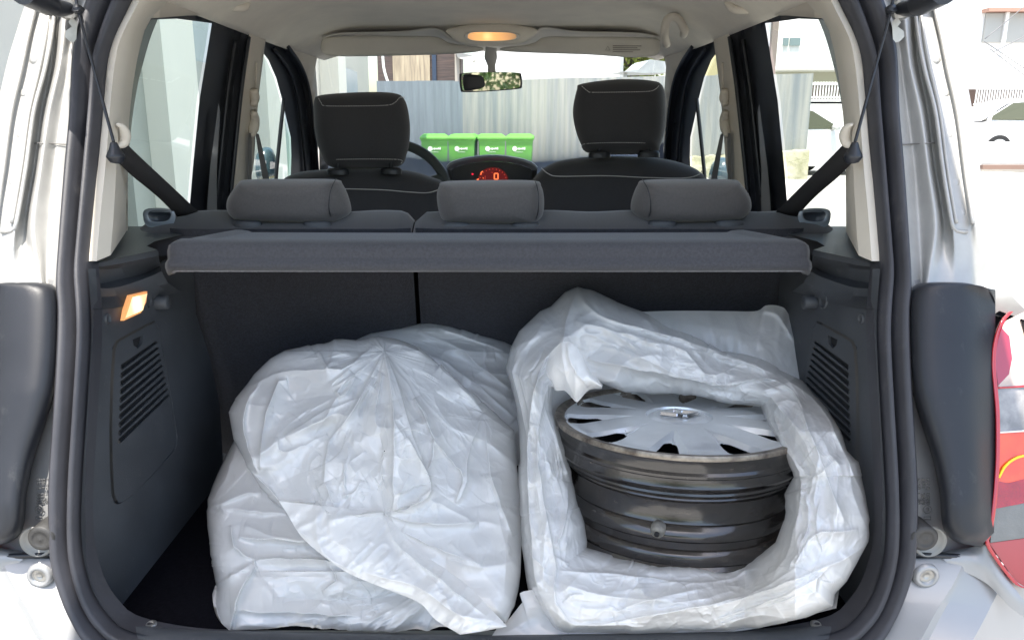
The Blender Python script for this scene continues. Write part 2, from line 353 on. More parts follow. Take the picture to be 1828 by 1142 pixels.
N.links.new(vt.outputs['Value'], mr.inputs[0]); N.links.new(mr.outputs[0], N.nodes['Principled BSDF'].inputs['Emission Strength']); N.nodes['Principled BSDF'].inputs['Emission Color'].default_value = (1, .62, .26, 1)
g.add(t, [(0, 1, 2, 3)], 1)
part('boot_lamp', g, [M_lampf, M_lamp], TL, smooth=False, label='lit orange boot lamp')
# floor of boot + sill
M_floor = mat('boot_carpet', (.005, .005, .007), .98, spec=.03, noise_=.3, nscale=150, bump=.8, bscale=400, bdist=.001)
g = G(); X = np.linspace(-.53, .53, 4); g.add([(x, y, .553) for y in (.9, 1.55) for x in X], gridfaces(2, 4)); part('boot_floor', g, M_floor)
g = G(); rows = [[(196, 1100), (215, 1100), (250, 1102), (380, 1122), (872, 1132)], [(208, 1112), (232, 1113), (262, 1117), (380, 1130), (872, 1139)], [(205, 1120), (240, 1138), (300, 1146), (400, 1156), (872, 1162)]]
L = [[atz(x, y, z) for x, y in r_] for r_, z in zip(rows, (.556, .585, .582))]
g.loft(L, 40, 7); g.mirror(); sill = part('sill_trim', g, M_trim, weld=True)
g = G()
for x in (268,):
    p = atz(x, 1110, .585); g.lathe([(.008, 0), (.008, .004), (.004, .005), (.003, .002), (.0001, .002)], [[1, 0, 0, p[0]], [0, 1, 0, p[1]], [0, 0, 1, p[2]-.006], [0, 0, 0, 1]], n=16)
g.pair(); part('sill_screw', g, M_zinc, sill)
# --- seat back (60/40 split) facing the boot
SEAT = None
def seat_panel(x0, x1):
    g = G(); zs = np.linspace(.54, 1.03, 14); xs = np.linspace(x0, x1, 16); V = []
    for z in zs:
        for x in xs:
            e = min(x-x0, x1-x)/.02; d = .014*max(0, 1-e)**2 if e < 1 else 0
            V.append((x, SB(z)+d, z))
    return g.add(V, gridfaces(14, 16))
g = seat_panel(-.56, -.134); SEAT = part('rear_seat', g, M_carpet)
g = seat_panel(-.126, .56); part('seat_back', g, M_carpet, SEAT)
g = G(); g.box((0, 1.53, .80), (1.06, .02, .4)); part('seat_core', g, M_void, SEAT)
# seat top cushion seen over the shelf (two sections)
def seat_top(xa, xb, sgn_l, sgn_r):
    g = G(); xs = np.linspace(xa, xb, 40); V = []
    prof = [(1.345, .985), (1.350, 1.012), (1.372, 1.026), (1.41, 1.038), (1.45, 1.049), (1.475, 1.049), (1.50, 1.02), (1.51, .97)]
    for x in xs:
        e = 0
        wl_, wr_ = (.025, .09)[sgn_l == 2], (.025, .09)[sgn_r == 2]
        if sgn_l and x-xa < wl_: e = 1-(x-xa)/wl_
        if sgn_r and xb-x < wr_: e = max(e, 1-(xb-x)/wr_)
        e *= 1.35 if 2 in (sgn_l, sgn_r) and abs(x) > .5 else 1
        for (y, z) in prof: V.append((x, y, z-.018*e*e-.0015*math.sin(x*40)))
    g.add(V, gridfaces(40, len(prof))); return g
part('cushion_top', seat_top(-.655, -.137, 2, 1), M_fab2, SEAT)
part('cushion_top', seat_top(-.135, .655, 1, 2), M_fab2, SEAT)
for sx in ():                          # shoulders beside the window
    g = G(); xs = [.545, .58, .62, .645]; hs = [1.045, 1.040, 1.02, .99]
    g.loft([[(sx*x, 1.33, h-.02), (sx*x, 1.40, h), (sx*x, 1.52, h), (sx*x, 1.6, h-.03)] for x, h in zip(xs, hs)], 12, 10)
    part('seat_shoulder', g, M_fab2, SEAT)
# ---- inflated cushions
def inflate(g, outline, Yc, thick, m=0, n=96, rings=16, p=2.6, cen=None, lean=0, back=True, pexp=.5):
    o = cr_resample(np.array(outline, float), n, closed=True); c = np.array(cen) if cen else o.mean(0)
    V = []
    rr = np.linspace(1, 0, rings+1)[:-1]; rr = 1-(1-rr)**1.7*1.0
    rr = [math.sin(t*math.pi/2) for t in np.linspace(1, 0, rings+1)[:-1]]
    for sd in ((-1, 1) if back else (-1,)):
        b = len(V)
        for r_ in rr:
            h = (max(0, 1-r_**p))**pexp*thick
            for q in o:
                P2 = c+(q-c)*r_; base = at(P2[0], P2[1], Yc+lean*(P2[1]-c[1])); V.append(base+np.array([0, sd*h, 0]))
        base = at(c[0], c[1], Yc); V.append(base+np.array([0, sd*thick, 0]))
    k = rings*n+1; F = []
    for s_i in range(2 if back else 1):
        o_ = s_i*k; f = gridfaces(rings, n, cv=True)+[((rings-1)*n+j, (rings-1)*n+(j+1) % n, rings*n) for j in range(n)]
        F += [tuple(i+o_ for i in (q if s_i == 0 else q[::-1])) for q in f]
    g.add(V, F, m); return g
def stitch(g, pts, Y, r=.0011, m=1, dash=True, n=90):
    P = cr_resample(np.array([at(x, y, Y) for x, y in pts]), n)
    if not dash: g.tube(P, r, m, 5); return
    for i in range(0, n-2, 3): g.tube(P[i:i+3], r, m, 4)
def mirror_px(P): return [(1742-x, y) for x, y in P]
# rear headrests
HR = [[(409, 372), (411, 352), (428, 327), (442, 321), (520, 320), (598, 321), (610, 330), (620, 350), (626, 374), (622, 384), (600, 396), (540, 397), (440, 393), (418, 386)],
      [(780, 352), (784, 332), (796, 324), (880, 322), (955, 323), (966, 332), (971, 352), (970, 378), (962, 395), (950, 398), (870, 399), (800, 395), (786, 384)],
      [(1337, 370), (1334, 348), (1318, 326), (1306, 321), (1230, 320), (1152, 322), (1140, 330), (1131, 350), (1127, 368), (1130, 380), (1152, 394), (1230, 396), (1308, 392), (1328, 384)]]
pegs = [[(442, 398), (566, 399)], [(815, 401), (938, 401)], [(1182, 398), (1302, 397)]]
for k, o_ in enumerate(HR):
    g = G(); inflate(g, o_, 1.44, .065, p=4.5, rings=18)
    seams = [[(594, 321), (589, 345), (587, 375), (590, 397)], [(957, 324), (961, 345), (961, 375), (957, 398)], [(1152, 322), (1159, 345), (1162, 375), (1160, 395)]][k]
    for dx in (0,):
        P = cr_resample(np.array([at(x, y, 1.378) for x, y in seams]), 16); 
        for i in range(len(P)): P[i][1] += .010*abs(i/15*2-1)**3*3
        g.tube(P, .0009, 1, 5)
    h = part('rear_headrest', g, [M_fab, M_dark], SEAT, label=('left', 'middle', 'right')[k]+' rear headrest')
    for (x, y) in pegs[k]:
        g = G(); p = at(x, y, 1.395)
        pr = [(.026, -.010), (.026, .000), (.022, .004), (.008, .005), (.0001, .005)]; g.lathe(pr, [[1, 0, 0, p[0]], [0, .5, 0, p[1]], [0, 0, 1, p[2]], [0, 0, 0, 1]], n=24)
        o = part('headrest_sleeve', g, M_trim, SEAT)
# release handles
for s_ in (-1, 1):
    g = G(); p = at(284, 385, 1.42); pr = []
    out = [(255, 382), (262, 374), (285, 372), (308, 375), (313, 384), (305, 397), (285, 401), (262, 398)]; 
    A_ = cr_resample([at(x, y, 1.40) for x, y in out], 32, closed=True); c = A_.mean(0)
    rings = [A_+np.array([0, 0, -.006]), A_, c+(A_-c)*.93+np.array([0, -.003, .002]), c+(A_-c)*.70+np.array([.002, -.003, .001]), c+(A_-c)*.62+np.array([.003, .01, -.004]), c+(A_-c)*.3+np.array([.003, .012, -.004])]
    g.add(np.array(rings).reshape(-1, 3), gridfaces(6, 32, cv=True)+[tuple(range(160, 192))]); g.M = [1 if k_ >= 96 else 0 for k_ in range(len(g.F))]
    if s_ > 0: g.flipx()
    part('release_handle', g, [mat('handle_plastic', (.26, .30, .34), .3, coat=.5), mat('handle_recess', (.05, .06, .075), .35)], SEAT)
# --- parcel shelf
g = G(); nx = 90; px = np.linspace(0, 1, nx)
pro = [(1.162, .993), (1.150, .994), (1.146, .997), (1.143, 1.001), (1.145, 1.006), (1.151, 1.011), (1.152, 1.016), (1.153, 1.024), (1.157, 1.031), (1.166, 1.034), (1.178, 1.036), (1.190, 1.034), (1.202, 1.029), (1.24, 1.0285), (1.33, 1.026), (1.37, 1.018)]
V = []
for u in px:
    s_ = 2*u-1; a = abs(s_)
    for (y, z) in pro:
        half = .488-(y-1.145)*.22 if y > 1.145 else .488
        e = max(0, (a-.972)/.028); drop = .004*e*e+(.005*e**4 if z < 1.0 else 0); rec = 0
        if a > .955 and z < 1.034 and y > 1.185: rec = .004
        if .0 < a: sag = -.0015*(1-a*a)
        V.append((s_*half+.005, y+.012*e*e, z-drop+rec+sag+.0012*math.sin(s_*17)*(z < .99)))
g.add(V, gridfaces(nx, len(pro))); sh = part('parcel_shelf', g, M_shelf, solid=.003)
g = G(); P = [(x*.488+.005, 1.151+.012*max(0, (abs(x)-.972)/.028)**2, .9925-.008*max(0, (abs(x)-.972)/.028)**2) for x in np.linspace(-1, 1, 60)]; g.tube(P, .0022, 0, 6)
part('shelf_edge_piping', g, mat('shelf_edge', (.16, .16, .17), .8, noise_=.3, nscale=200), sh)
# dark ribs under the ends
 
# --- rear pillar trims
def dpillar(s_):
    g = G(); 
    L1 = [(262, -60), (240, 0), (206, 66), (194, 112), (187, 180), (176, 290), (164, 380), (156, 466)]
    L2 = [(285, -60), (262, 0), (232, 62), (222, 112), (213, 180), (208, 290), (203, 380), (197, 456)]
    L3 = [(322, -60), (300, 0), (262, 44), (244, 112), (232, 200), (227, 290), (225, 380), (225, 414)]
    c = [[at(x-8, y, YS(y)+.03) for x, y in L1], [at(x, y, YS(y)+.012) for x, y in L1], [at(x*.6+X*.4, y, YS(y)+.008) for (x, y), (X, _) in zip(L1, L2)], [at(x, y, YS(y)+.035) for x, y in L2], [at(x, y, YS(y)+.12) for x, y in [((a+b)/2, (c_+d)/2) for (a, c_), (b, d) in zip(L2, L3)]], [at(x, y, YS(y)+.22) for x, y in L3], [at(x-3, y, YS(y)+.27) for x, y in L3]]
    g.loft(c, 60)
    # closed lower end
    if s_ > 0: g.flipx()
    o = part('rear_pillar_trim', g, M_cream, autos=28)
    g = G(); P = [at(198, 73, YS(73)+.018), at(206, 75, YS(73)+.022), at(216, 71, YS(73)+.03), at(226, 72, YS(73)+.04)]; g.tube(P, .0016, 0, 6, res=10)
    # cap at top: bulging cover
    if s_ > 0: g.flipx()
    part('pillar_seam', g, M_dark, o)
    return o
DL = dpillar(-1); DR = dpillar(1)
# --- side lining with windows (domain Y,z on the side surface)
def yz(px_, py_): p = atf(px_, py_, sw); return (p[1], p[2])
H1 = [(226, 412), (226, 265), (228, 178), (238, 125), (256, 55), (268, 33), (333, 28), (390, 28), (430, 33), (444, 45), (444, 66), (431, 158), (420, 263), (412, 345), (408, 405)]
G1 = [(229, 410), (231, 265), (235, 216), (248, 129), (259, 52), (270, 36), (333, 34), (394, 42), (372, 178), (360, 300), (352, 395)]
H2 = [(474, 62), (484, 55), (513, 81), (537, 116), (550, 150), (558, 197), (565, 263), (569, 320), (569, 335), (443, 345), (452, 290), (455, 240), (461, 165), (468, 110)]
G2 = [(472, 80), (492, 108), (505, 139), (514, 173), (522, 210), (530, 245), (531, 278), (529, 335), (448, 340), (455, 290), (458, 240), (464, 165), (469, 110)]
SL = [(396, 185), (399, 200), (393, 300), (393, 395), (374, 395), (381, 300)]
def sxyz(off): return lambda Y, z: (sw(Y, z)-off, Y, z)
Y2 = lambda P: [yz(*p) for p in P]
def yz_patch(outer, holes, off, m, step, g): V, F = patch(outer, holes, sxyz(off), step); return g.add(V, F, m)
apil = Y2([(566, 330), (567, 250), (566, 170), (562, 120), (566, 98)])
outer = [(1.30, .90), (apil[0][0], .90)]+apil+[(apil[-1][0]-.05, 1.475), (1.9, 1.475), (1.22, 1.475)]
for s_ in (-1, 1):
    g = G(); yz_patch(outer, [Y2(H1), Y2(H2)], 0, 0, .04, g)
    if s_ > 0: g.flipx()
    side = part('side_lining', g, M_cream, solid=.004)
    g = G(); yz_patch(Y2(H1), [Y2(G1)], .02, 0, .03, g); yz_patch(Y2(H2), [Y2(G2)], .02, 0, .03, g)
    for Hh in (H1, H2):                     # reveal between lining and frame
        a = [np.array(sxyz(-.0005)(*p)) for p in Y2(Hh)]; b = [np.array(sxyz(.024)(*p)) for p in Y2(Hh)]; g.loft([a+[a[0]], b+[b[0]]], 80, smooth=False)
    for Hh, k0, k1 in ((H1, 10, 13), (H2, 2, 8)):  # rubber ridges along the frames
        P = cr_resample([np.array(sxyz(-.004)(*yz(x-3, y))) for x, y in Hh[k0:k1+1]], 40); g.tube(P, .006, 0, 6)
        P = cr_resample([np.array(sxyz(.012)(*yz(x-16, y+6))) for x, y in Hh[k0:k1+1]], 40); g.tube(P, .005, 0, 6)
    P = [np.array(sxyz(.012)(*yz(x, y))) for x, y in ((514, 176), (508, 230), (501, 300), (499, 330))]; g.tube(P, .006, 0, 6, res=12)
    if s_ > 0: g.flipx()
    part('door_frame', g, M_dark, side)
    g = G(); yz_patch(Y2(SL), [], .008, 0, .05, g)
    if s_ > 0: g.flipx()
    part('pillar_paint', g, M_paint, side)
    for Gg, nm in ((G1, 'rear_side_window'), (G2, 'front_side_window')):
        g = G(); yz_patch(Y2(Gg), [], .026, 0, .15, g)
        if s_ > 0: g.flipx()
        part(nm, g, glass('tinted_glass_'+nm+str(s_), (.80, .88, .84) if s_ < 0 else (.86, .90, .84), .05), side)
    # lower doors (block light below the belt)
    g = G(); xs = -.70*s_*-1
    g.add([(xs, .95, .25), (xs, 3.6, .25), (xs, 3.6, .96), (xs, .95, .96), (sw(1.6, .97)*-s_, 1.3, .93), (sw(2.6, .97)*-s_, 3.2, .93)], [(0, 1, 2, 3), (3, 2, 5, 4)])
    part('lower_door_panel', g, M_dark, side)
    # B pillar belt: anchor ring, guide, webbing
    g = G(); f = lambda x, y, o=.012: np.array(sxyz(-o)(*yz(x-8-o*300, y)))
    g.tube([f(457, 160), f(458, 178), f(456, 188)], [.010, .014, .008], 0, 10, res=8); g.tube([f(456, 200), f(459, 215), f(455, 235), f(452, 243)], [.009, .012, .014, .006], 0, 10, res=10)
    g.tube([f(461, 112), f(460, 160)], .003, 0, 5)
    a = [f(447, 238), f(446, 280), f(446, 335)]; b = [f(453, 238), f(453, 280), f(453, 335)]; g.loft([a, b], 8, m=1)
    a = [f(459, 236), f(466, 280), f(476, 335)]; b = [f(466, 240), f(476, 280), f(488, 335)]; g.loft([a, b], 8, m=1)
    if s_ > 0: g.flipx()
    part('front_seat_belt', g, [M_cream, M_beltg], side)
# --- roof lining
def roofz(Y): return float(np.interp(Y, [1.15, 1.5, 2.1, 2.45, 2.62, 2.74], [1.46, 1.505, 1.515, 1.510, 1.500, 1.485]))
g = G(); V = []; ny, nx = 50, 60
for Y in np.linspace(1.16, 2.80, ny):
    zt = roofz(Y) if Y < 2.74 else 1.485-.025*(Y-2.74)/.06; zr = 1.43; 
    for u in np.linspace(-1, 1, nx):
        a = abs(u); w = -sw(Y, zr)+.003; x = math.copysign(w*(1-(1-a)**1.15), u) if a else 0
        t = max(0, (abs(x)/w-.62)/.38); z = zt-(zt-zr)*t**2.4 
        z += .010*math.exp(-((Y-2.48)/.05)**2)*(1 if abs(x) > .14 and abs(x) < .45 else 0)*0
        V.append((x, Y, z))
g.add(V, gridfaces(ny, nx)); roof = part('roof_lining', g, M_head, solid=.004)
# header garnish behind the seal
g = G(); V = [(-.62, 1.15, 1.47), (.62, 1.15, 1.47), (.62, 1.2, 1.60), (-.62, 1.2, 1.60)]; g.add(V, [(0, 1, 2, 3)]); 
g.box((0, 2.0, 1.60), (1.30, 1.75, .03), bev=.01); part('roof_panel', g, M_paint)
# sun visors
def visor(s_):
    out = [(574, 92), (574, 76), (582, 67), (640, 64), (720, 65), (778, 66), (800, 76), (826, 81), (850, 83), (862, 86), (858, 92), (800, 97), (700, 100), (640, 101), (590, 100)]
    g = G(); inflate(g, out, 2.56, .014, p=6, rings=8, n=100)
    if s_ > 0:
        g = G(); out2 = [(1178, 90), (1178, 76), (1170, 69), (1110, 66), (1040, 66), (975, 66), (955, 76), (930, 82), (905, 84), (893, 87), (900, 92), (960, 95), (1050, 98), (1130, 103), (1168, 100)]
        inflate(g, out2, 2.56, .014, p=6, rings=8, n=100)
    o = part('sun_visor', g, mat('visor_vinyl', (.56, .53, .47), .7, noise_=.05, nscale=8), roof)
    if s_ > 0:
        g = G()
        for k, (y, x0, x1) in enumerate([(82, 1094, 1145), (85.5, 1094, 1138), (89, 1094, 1143), (92.5, 1094, 1130)]):
            g.tube([at(x0, y, 2.5435), at(x1, y+.6, 2.5435)], .0010, 0, 4)
        g.tube([at(1081, 90, 2.5435), at(1085, 83, 2.5435), at(1089, 90, 2.5435)], .001, 0, 4, closed=True)
        part('visor_print', g, mat('visor_ink', (.22, .2, .18), .8), o)
visor(-1); visor(1)
# recess shadow line above visors: shaped lip of roof lining
g = G(); 
for s_ in (0, 1):
    P = [(578, 66), (600, 60), (640, 58), (720, 56), (768, 50), (790, 56), (806, 68), (830, 76)] if not s_ else [(1176, 66), (1150, 60), (1110, 58), (1030, 56), (975, 49), (960, 54), (944, 68), (920, 76)]
    a = [at(x, y, 2.50) for x, y in P]; b = [at(x, y+6, 2.60) for x, y in P]; c = [at(x, y+4, 2.7) for x, y in P]
    g.loft([a, b, c], 30)
part('visor_recess', g, M_head, roof)
# dome lamp
g = G(); o_ = cr_resample([(829, 66), (832, 60), (845, 57), (878, 57), (912, 58), (925, 61), (928, 66), (922, 71), (900, 74), (850, 74), (833, 71)], 60, closed=True); c = o_.mean(0)
for k, (sc, dy) in enumerate(((1, .0), (.95, -.010), (.86, -.012))): pass
rings = [[at(*(c+(q-c)*sc), 2.47+dy) for q in o_] for sc, dy in ((1.03, .03), (1, 0), (.93, -.006), (.88, -.004))]
g.add(np.array(rings).reshape(-1, 3), gridfaces(4, 60, cv=True), 0)
L_ = [[at(*(c+(q-c)*sc), 2.466) for q in o_] for sc in (.88, .6, .3)]; g.add(np.array(L_).reshape(-1, 3), gridfaces(3, 60, cv=True)+[tuple(range(120, 180))], 1)
M_dome = mat('dome_lens', (.8, .5, .25), .3); N = M_dome.node_tree; tc = N.nodes.new('ShaderNodeTexCoord'); vt = N.nodes.new('ShaderNodeVectorMath'); vt.operation = 'DISTANCE'
vt.inputs[1].default_value = tuple(at(870, 66, 2.466)); N.links.new(tc.outputs['Object'], vt.inputs[0]); rp = N.nodes.new('ShaderNodeValToRGB'); mr = N.nodes.new('ShaderNodeMapRange'); mr.inputs['From Max'].default_value = .10
N.links.new(vt.outputs['Value'], mr.inputs[0]); N.links.new(mr.outputs[0], rp.inputs[0]); e = rp.color_ramp.elements; e[0].color = (1, .75, .3, 1); e[1].color = (.02, .02, .02, 1); e.new(.18).color = (.9, .42, .12, 1); e.new(.6).color = (.5, .24, .09, 1)
N.links.new(rp.outputs[0], N.nodes['Principled BSDF'].inputs['Emission Color']); N.nodes['Principled BSDF'].inputs['Emission Strength'].default_value = .40
part('dome_lamp', g, [mat('dome_rim', (.7, .68, .63), .4), M_dome], roof, label='lit orange dome lamp')
# overhead console bulge
g = G(); inflate(g, [(800, 52), (806, 66), (818, 76), (845, 82), (880, 83), (912, 82), (935, 76), (948, 66), (955, 52), (878, 40)], 2.50, .02, rings=8, p=4); part('overhead_console', g, M_head, roof)
# grab handles
def grab(pts, Y, r=.010):
    g = G(); g.tube([at(x, y, Y+dy) for x, y, dy in pts], r, 0, 10, res=24)
    return part('grab_handle', g, M_cream, roof)
grab([(392, -6, .05), (398, 8, -.01), (404, 12, -.02), (425, 14, -.02), (436, 14, -.01), (440, 8, 0), (442, -8, .05)], 1.86, .009)
grab([(1296, -8, .05), (1302, 8, 0), (1312, 18, -.02), (1340, 18, -.02), (1347, 12, 0), (1346, -8, .05)], 1.86, .009)
grab([(1190, 80, .04), (1186, 60, -.0), (1190, 38, -.02), (1200, 30, -.03), (1212, 36, -.02), (1222, 55, .0), (1220, 62, .04)], 2.18, .011)
# --- windscreen, dash
g = G(); P = [at(558, 92, 2.78), at(1196, 92, 2.78), at(1212, 320, 3.15), at(540, 320, 3.15)]; g.add(P, [(0, 1, 2, 3)]); part('windscreen', g, glass('windscreen_glass', (.93, .95, .93), .05))
g = G(); zt = .945
dz = [[(x, 2.62, zt-.03+.02*math.cos(x*2)) for x in np.linspace(-.66, .66, 30)], [(x, 2.72, zt+.02*math.cos(x*2)) for x in np.linspace(-.66, .66, 30)], [(x, 2.95, zt+.035+.015*math.cos(x*2)) for x in np.linspace(-.66, .66, 30)], [(x, 3.2, zt+.03) for x in np.linspace(-.66, .66, 30)]]
g.loft([[(x, 2.60, .4) for x in np.linspace(-.66, .66, 30)]]+dz, 30); 
M_dash = mat('dash_plastic', (.20, .22, .25), .5, noise_=.08, nscale=10, bump=.3, bscale=500, bdist=.0006); dash = part('dashboard', g, M_dash)
# instrument binnacle
arch = [(797, 296), (806, 288), (830, 281), (860, 277), (878, 276), (900, 277), (930, 282), (950, 289), (960, 298)]
g = G(); a = [at(x, y, 2.66) for x, y in arch]; b = [at(x, y+1.5, 2.60) for x, y in arch]; c2 = [at(x*.985+878*.015, y+5, 2.60) for x, y in arch]; d = [at(x*.94+878*.06, y+12, 2.72) for x, y in arch]; e0 = [at(x, y+3, 2.95) for x, y in arch]
g.loft([e0, a, b, c2, d], 40, m=0); V = [at(797, 296, 2.6), at(803, 335, 2.6), at(808, 335, 2.72), at(806, 305, 2.72)]; g.add(V, [(0, 1, 2, 3)], 1); V = [at(960, 298, 2.6), at(955, 335, 2.6), at(948, 335, 2.72), at(950, 305, 2.72)]; g.add(V, [(0, 1, 2, 3)], 1)
face = d+[at(952, 335, 2.72), at(802, 335, 2.72)]; g.add(face, [tuple(range(len(face)))], 1)
cl = part('instrument_cluster', g, [M_dash, mat('cluster_black', (.02, .025, .035), .3, coat=.3)], dash, smooth=True, autos=40)
g = G(); ccx, ccy = 880, 322
ring = lambda r0, r1: [at(ccx+r1*math.cos(a_)*1.18, ccy-r1*math.sin(a_), 2.705) for a_ in np.linspace(0, math.pi, 30)]
g.add(ring(0, 23), [tuple(range(30))], 0)
def seg(x0, y0, x1, y1, r=.0014, m=1): g.tube([at(x0, y0, 2.700), at(x1, y1, 2.700)], r, m, 5)
for (x0, y0, x1, y1) in ((882.5, 310, 889, 310), (882.5, 320, 889, 320), (882.5, 310, 882.5, 320), (889, 310, 889, 320)): seg(x0, y0, x1, y1, .0022)
for a_ in np.linspace(.25, 2.9, 11): seg(ccx+19*1.18*math.cos(a_), ccy-19*math.sin(a_), ccx+21*1.18*math.cos(a_), ccy-21*math.sin(a_), .0008, 2)
seg(858, 309, 862, 306, .0018); seg(857, 312, 860, 310); seg(851, 321, 855, 320, .002); seg(862, 317, 863, 319, .0012); seg(866, 314, 866, 321, .0007, 2); seg(842, 311, 845, 311.5, .003, 3); seg(877, 308, 880, 308, .0008, 2)
eR = lambda n, c_, s_: mat(n, (0, 0, 0), .5, emit=c_, es=s_)
part('speed_display', g, [eR('display_red', (.22, .01, .012), .18), eR('display_orange', (1, .18, .06), .6), eR('display_dim', (.7, .08, .05), .4), eR('warning_red', (.9, .02, .06), .5)], cl)
# steering wheel
g = G(); c = np.array([697, 358]); P = [at(c[0]+105*math.cos(a_), c[1]-102*math.sin(a_), 2.46+.06*math.sin(a_)) for a_ in np.linspace(0, 2*math.pi, 64, endpoint=False)]
g.tube(P, .0155, 0, 12, closed=True); g.tube([P[4], at(697, 360, 2.52), P[28]], [.02, .06, .02], 0, 10, res=20); part('steering_wheel', g, mat('wheel_rubber', (.06, .07, .07), .5, bump=.3, bscale=400, bdist=.0006), dash)
# mirror
g = G(); out = [(820, 136), (826, 131), (870, 129), (924, 130), (931, 136), (932, 153), (926, 159), (880, 163), (830, 165), (822, 160)]
inflate(g, out, 2.55, .018, p=5, rings=8, n=80, back=True); g.tube([at(878, 132, 2.57), at(877, 112, 2.60), at(876, 98, 2.62), at(877, 85, 2.62)], [.013, .012, .021, .018], 1, 12, res=14)
mi = part('rear_view_mirror', g, [M_dark, mat('mirror_stalk', (.62, .60, .56), .5)], label='rear-view mirror on windscreen')
o_ = cr_resample(np.array(out, float), 60, closed=True); c = o_.mean(0); Pm = np.array([at(*(c+(q-c)*.93), 2.55) for q in o_]); cc = Pm.mean(0)
n_ = Vector((-.085, -1, -.018)).normalized()
for p in Pm: p[1] = cc[1] - ((p[0]-cc[0])*n_.x+(p[2]-cc[2])*n_.z)/n_.y - .0195
g = G(); g.add(Pm, [tuple(range(60))]); part('mirror_glass', g, mat('mirror_silver', (.82, .86, .84), .02, 1), mi, smooth=False)
# --- front seats
def front_seat(hr, top, seamh, seamb, seamt, pg):
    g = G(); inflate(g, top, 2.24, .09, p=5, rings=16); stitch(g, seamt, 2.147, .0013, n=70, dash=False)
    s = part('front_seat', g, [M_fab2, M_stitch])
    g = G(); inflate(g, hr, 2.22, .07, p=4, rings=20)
    for sm, in ((seamh,), (seamb,)):
        P = cr_resample(np.array([at(x, y, 2.143) for x, y in sm]), 120)
        xm = P[:, 0].mean(); hw = (P[:, 0].max()-P[:, 0].min())/2; P[:, 1] += .034*np.abs((P[:, 0]-xm)/hw)**5
        if sm is seamb: P[:, 1] += .012
        for i in range(0, 118, 3): g.tube(P[i:i+3], .0011, 1, 4)
    part('front_headrest', g, [M_fab2, M_stitch], s)
    for (x, y) in pg:
        g = G(); p = at(x, y, 2.17); g.lathe([(.030, -.012), (.030, .0), (.025, .006), (.0001, .006)], [[1, 0, 0, p[0]], [0, .6, 0, p[1]], [0, 0, 1, p[2]], [0, 0, 0, 1]], n=24); g.tube([p, p+np.array([0, .03, .06])], .006, 0, 8)
        part('headrest_sleeve', g, M_dark, s)
front_seat([(561, 205), (562, 180), (574, 170), (640, 165), (700, 166), (722, 178), (731, 215), (731, 250), (726, 275), (712, 297), (650, 301), (592, 298), (574, 275), (564, 240)],
           [(500, 330), (520, 312), (560, 304), (640, 301), (720, 303), (770, 316), (796, 332), (800, 380), (795, 470), (500, 470), (492, 380)],
           [(564, 175), (570, 183), (580, 189), (640, 189.5), (690, 188), (704, 183), (712, 174), (720, 173)], [(581, 289), (585, 286), (640, 284.5), (700, 285), (715, 288), (713, 293)],
           [(600, 337), (680, 339), (730, 343), (765, 344), (792, 335)], [(603, 304), (698, 303)])
front_seat([(1023, 195), (1030, 160), (1038, 150), (1100, 142), (1160, 144), (1182, 154), (1188, 190), (1186, 230), (1178, 260), (1168, 273), (1110, 276), (1050, 273), (1036, 255), (1026, 225)],
           [(948, 330), (962, 308), (990, 290), (1040, 281), (1110, 279), (1180, 283), (1225, 294), (1250, 308), (1258, 330), (1262, 470), (945, 470), (944, 380)],
           [(1041, 153), (1050, 162), (1060, 165), (1120, 164.5), (1160, 163), (1174, 158), (1181, 152)], [(1041, 263), (1050, 257), (1100, 255), (1160, 256), (1171, 260), (1170, 268)],
           [(966, 300), (980, 311), (1000, 315), (1080, 314), (1150, 317), (1220, 318), (1247, 312), (1254, 304)], [(1070, 274), (1158, 273)])
# --- rear belts, guides, shelf cords
for s_ in (-1, 1):
    g = G(); a = [at(222, 254, 1.19), at(260, 290, 1.26), at(310, 336, 1.36), at(356, 380, 1.46)]; b = [at(206, 284, 1.17), at(236, 314, 1.24), at(282, 352, 1.34), at(316, 386, 1.42)]
    g.loft([a, b], 20); 
    if s_ > 0: g.flipx()
    bl = part('rear_seat_belt', g, M_belt, solid=.0025)
    g = G(); g.tube([at(209, 222, 1.15), at(219, 228, 1.16), at(224, 243, 1.17), at(220, 256, 1.17), at(208, 262, 1.16)], [.002, .006, .008, .007, .003], 0, 10, res=16)
    if s_ > 0: g.flipx()
    part('belt_guide', g, M_cream, bl)
    g = G(); T = at(203, 254, 1.10); K = at(139, 18, 1.155)
    ln = cr_resample([at(128, -40, 1.16), K, T], 70, smooth=False); g.tube(ln, .0022, 0, 6)
    g.tube([T, at(204, 262, 1.10), at(207, 284, 1.10), at(207, 291, 1.10)], [.004, .0075, .013, .008], 0, 10, res=14); g.tube([K+np.array([0, -.004, .005]), K, K+np.array([0, 0, -.006])], [.004, .009, .004], 0, 10, res=8)
    if s_ > 0: g.flipx()
    part('shelf_cord', g, M_dark, sh)
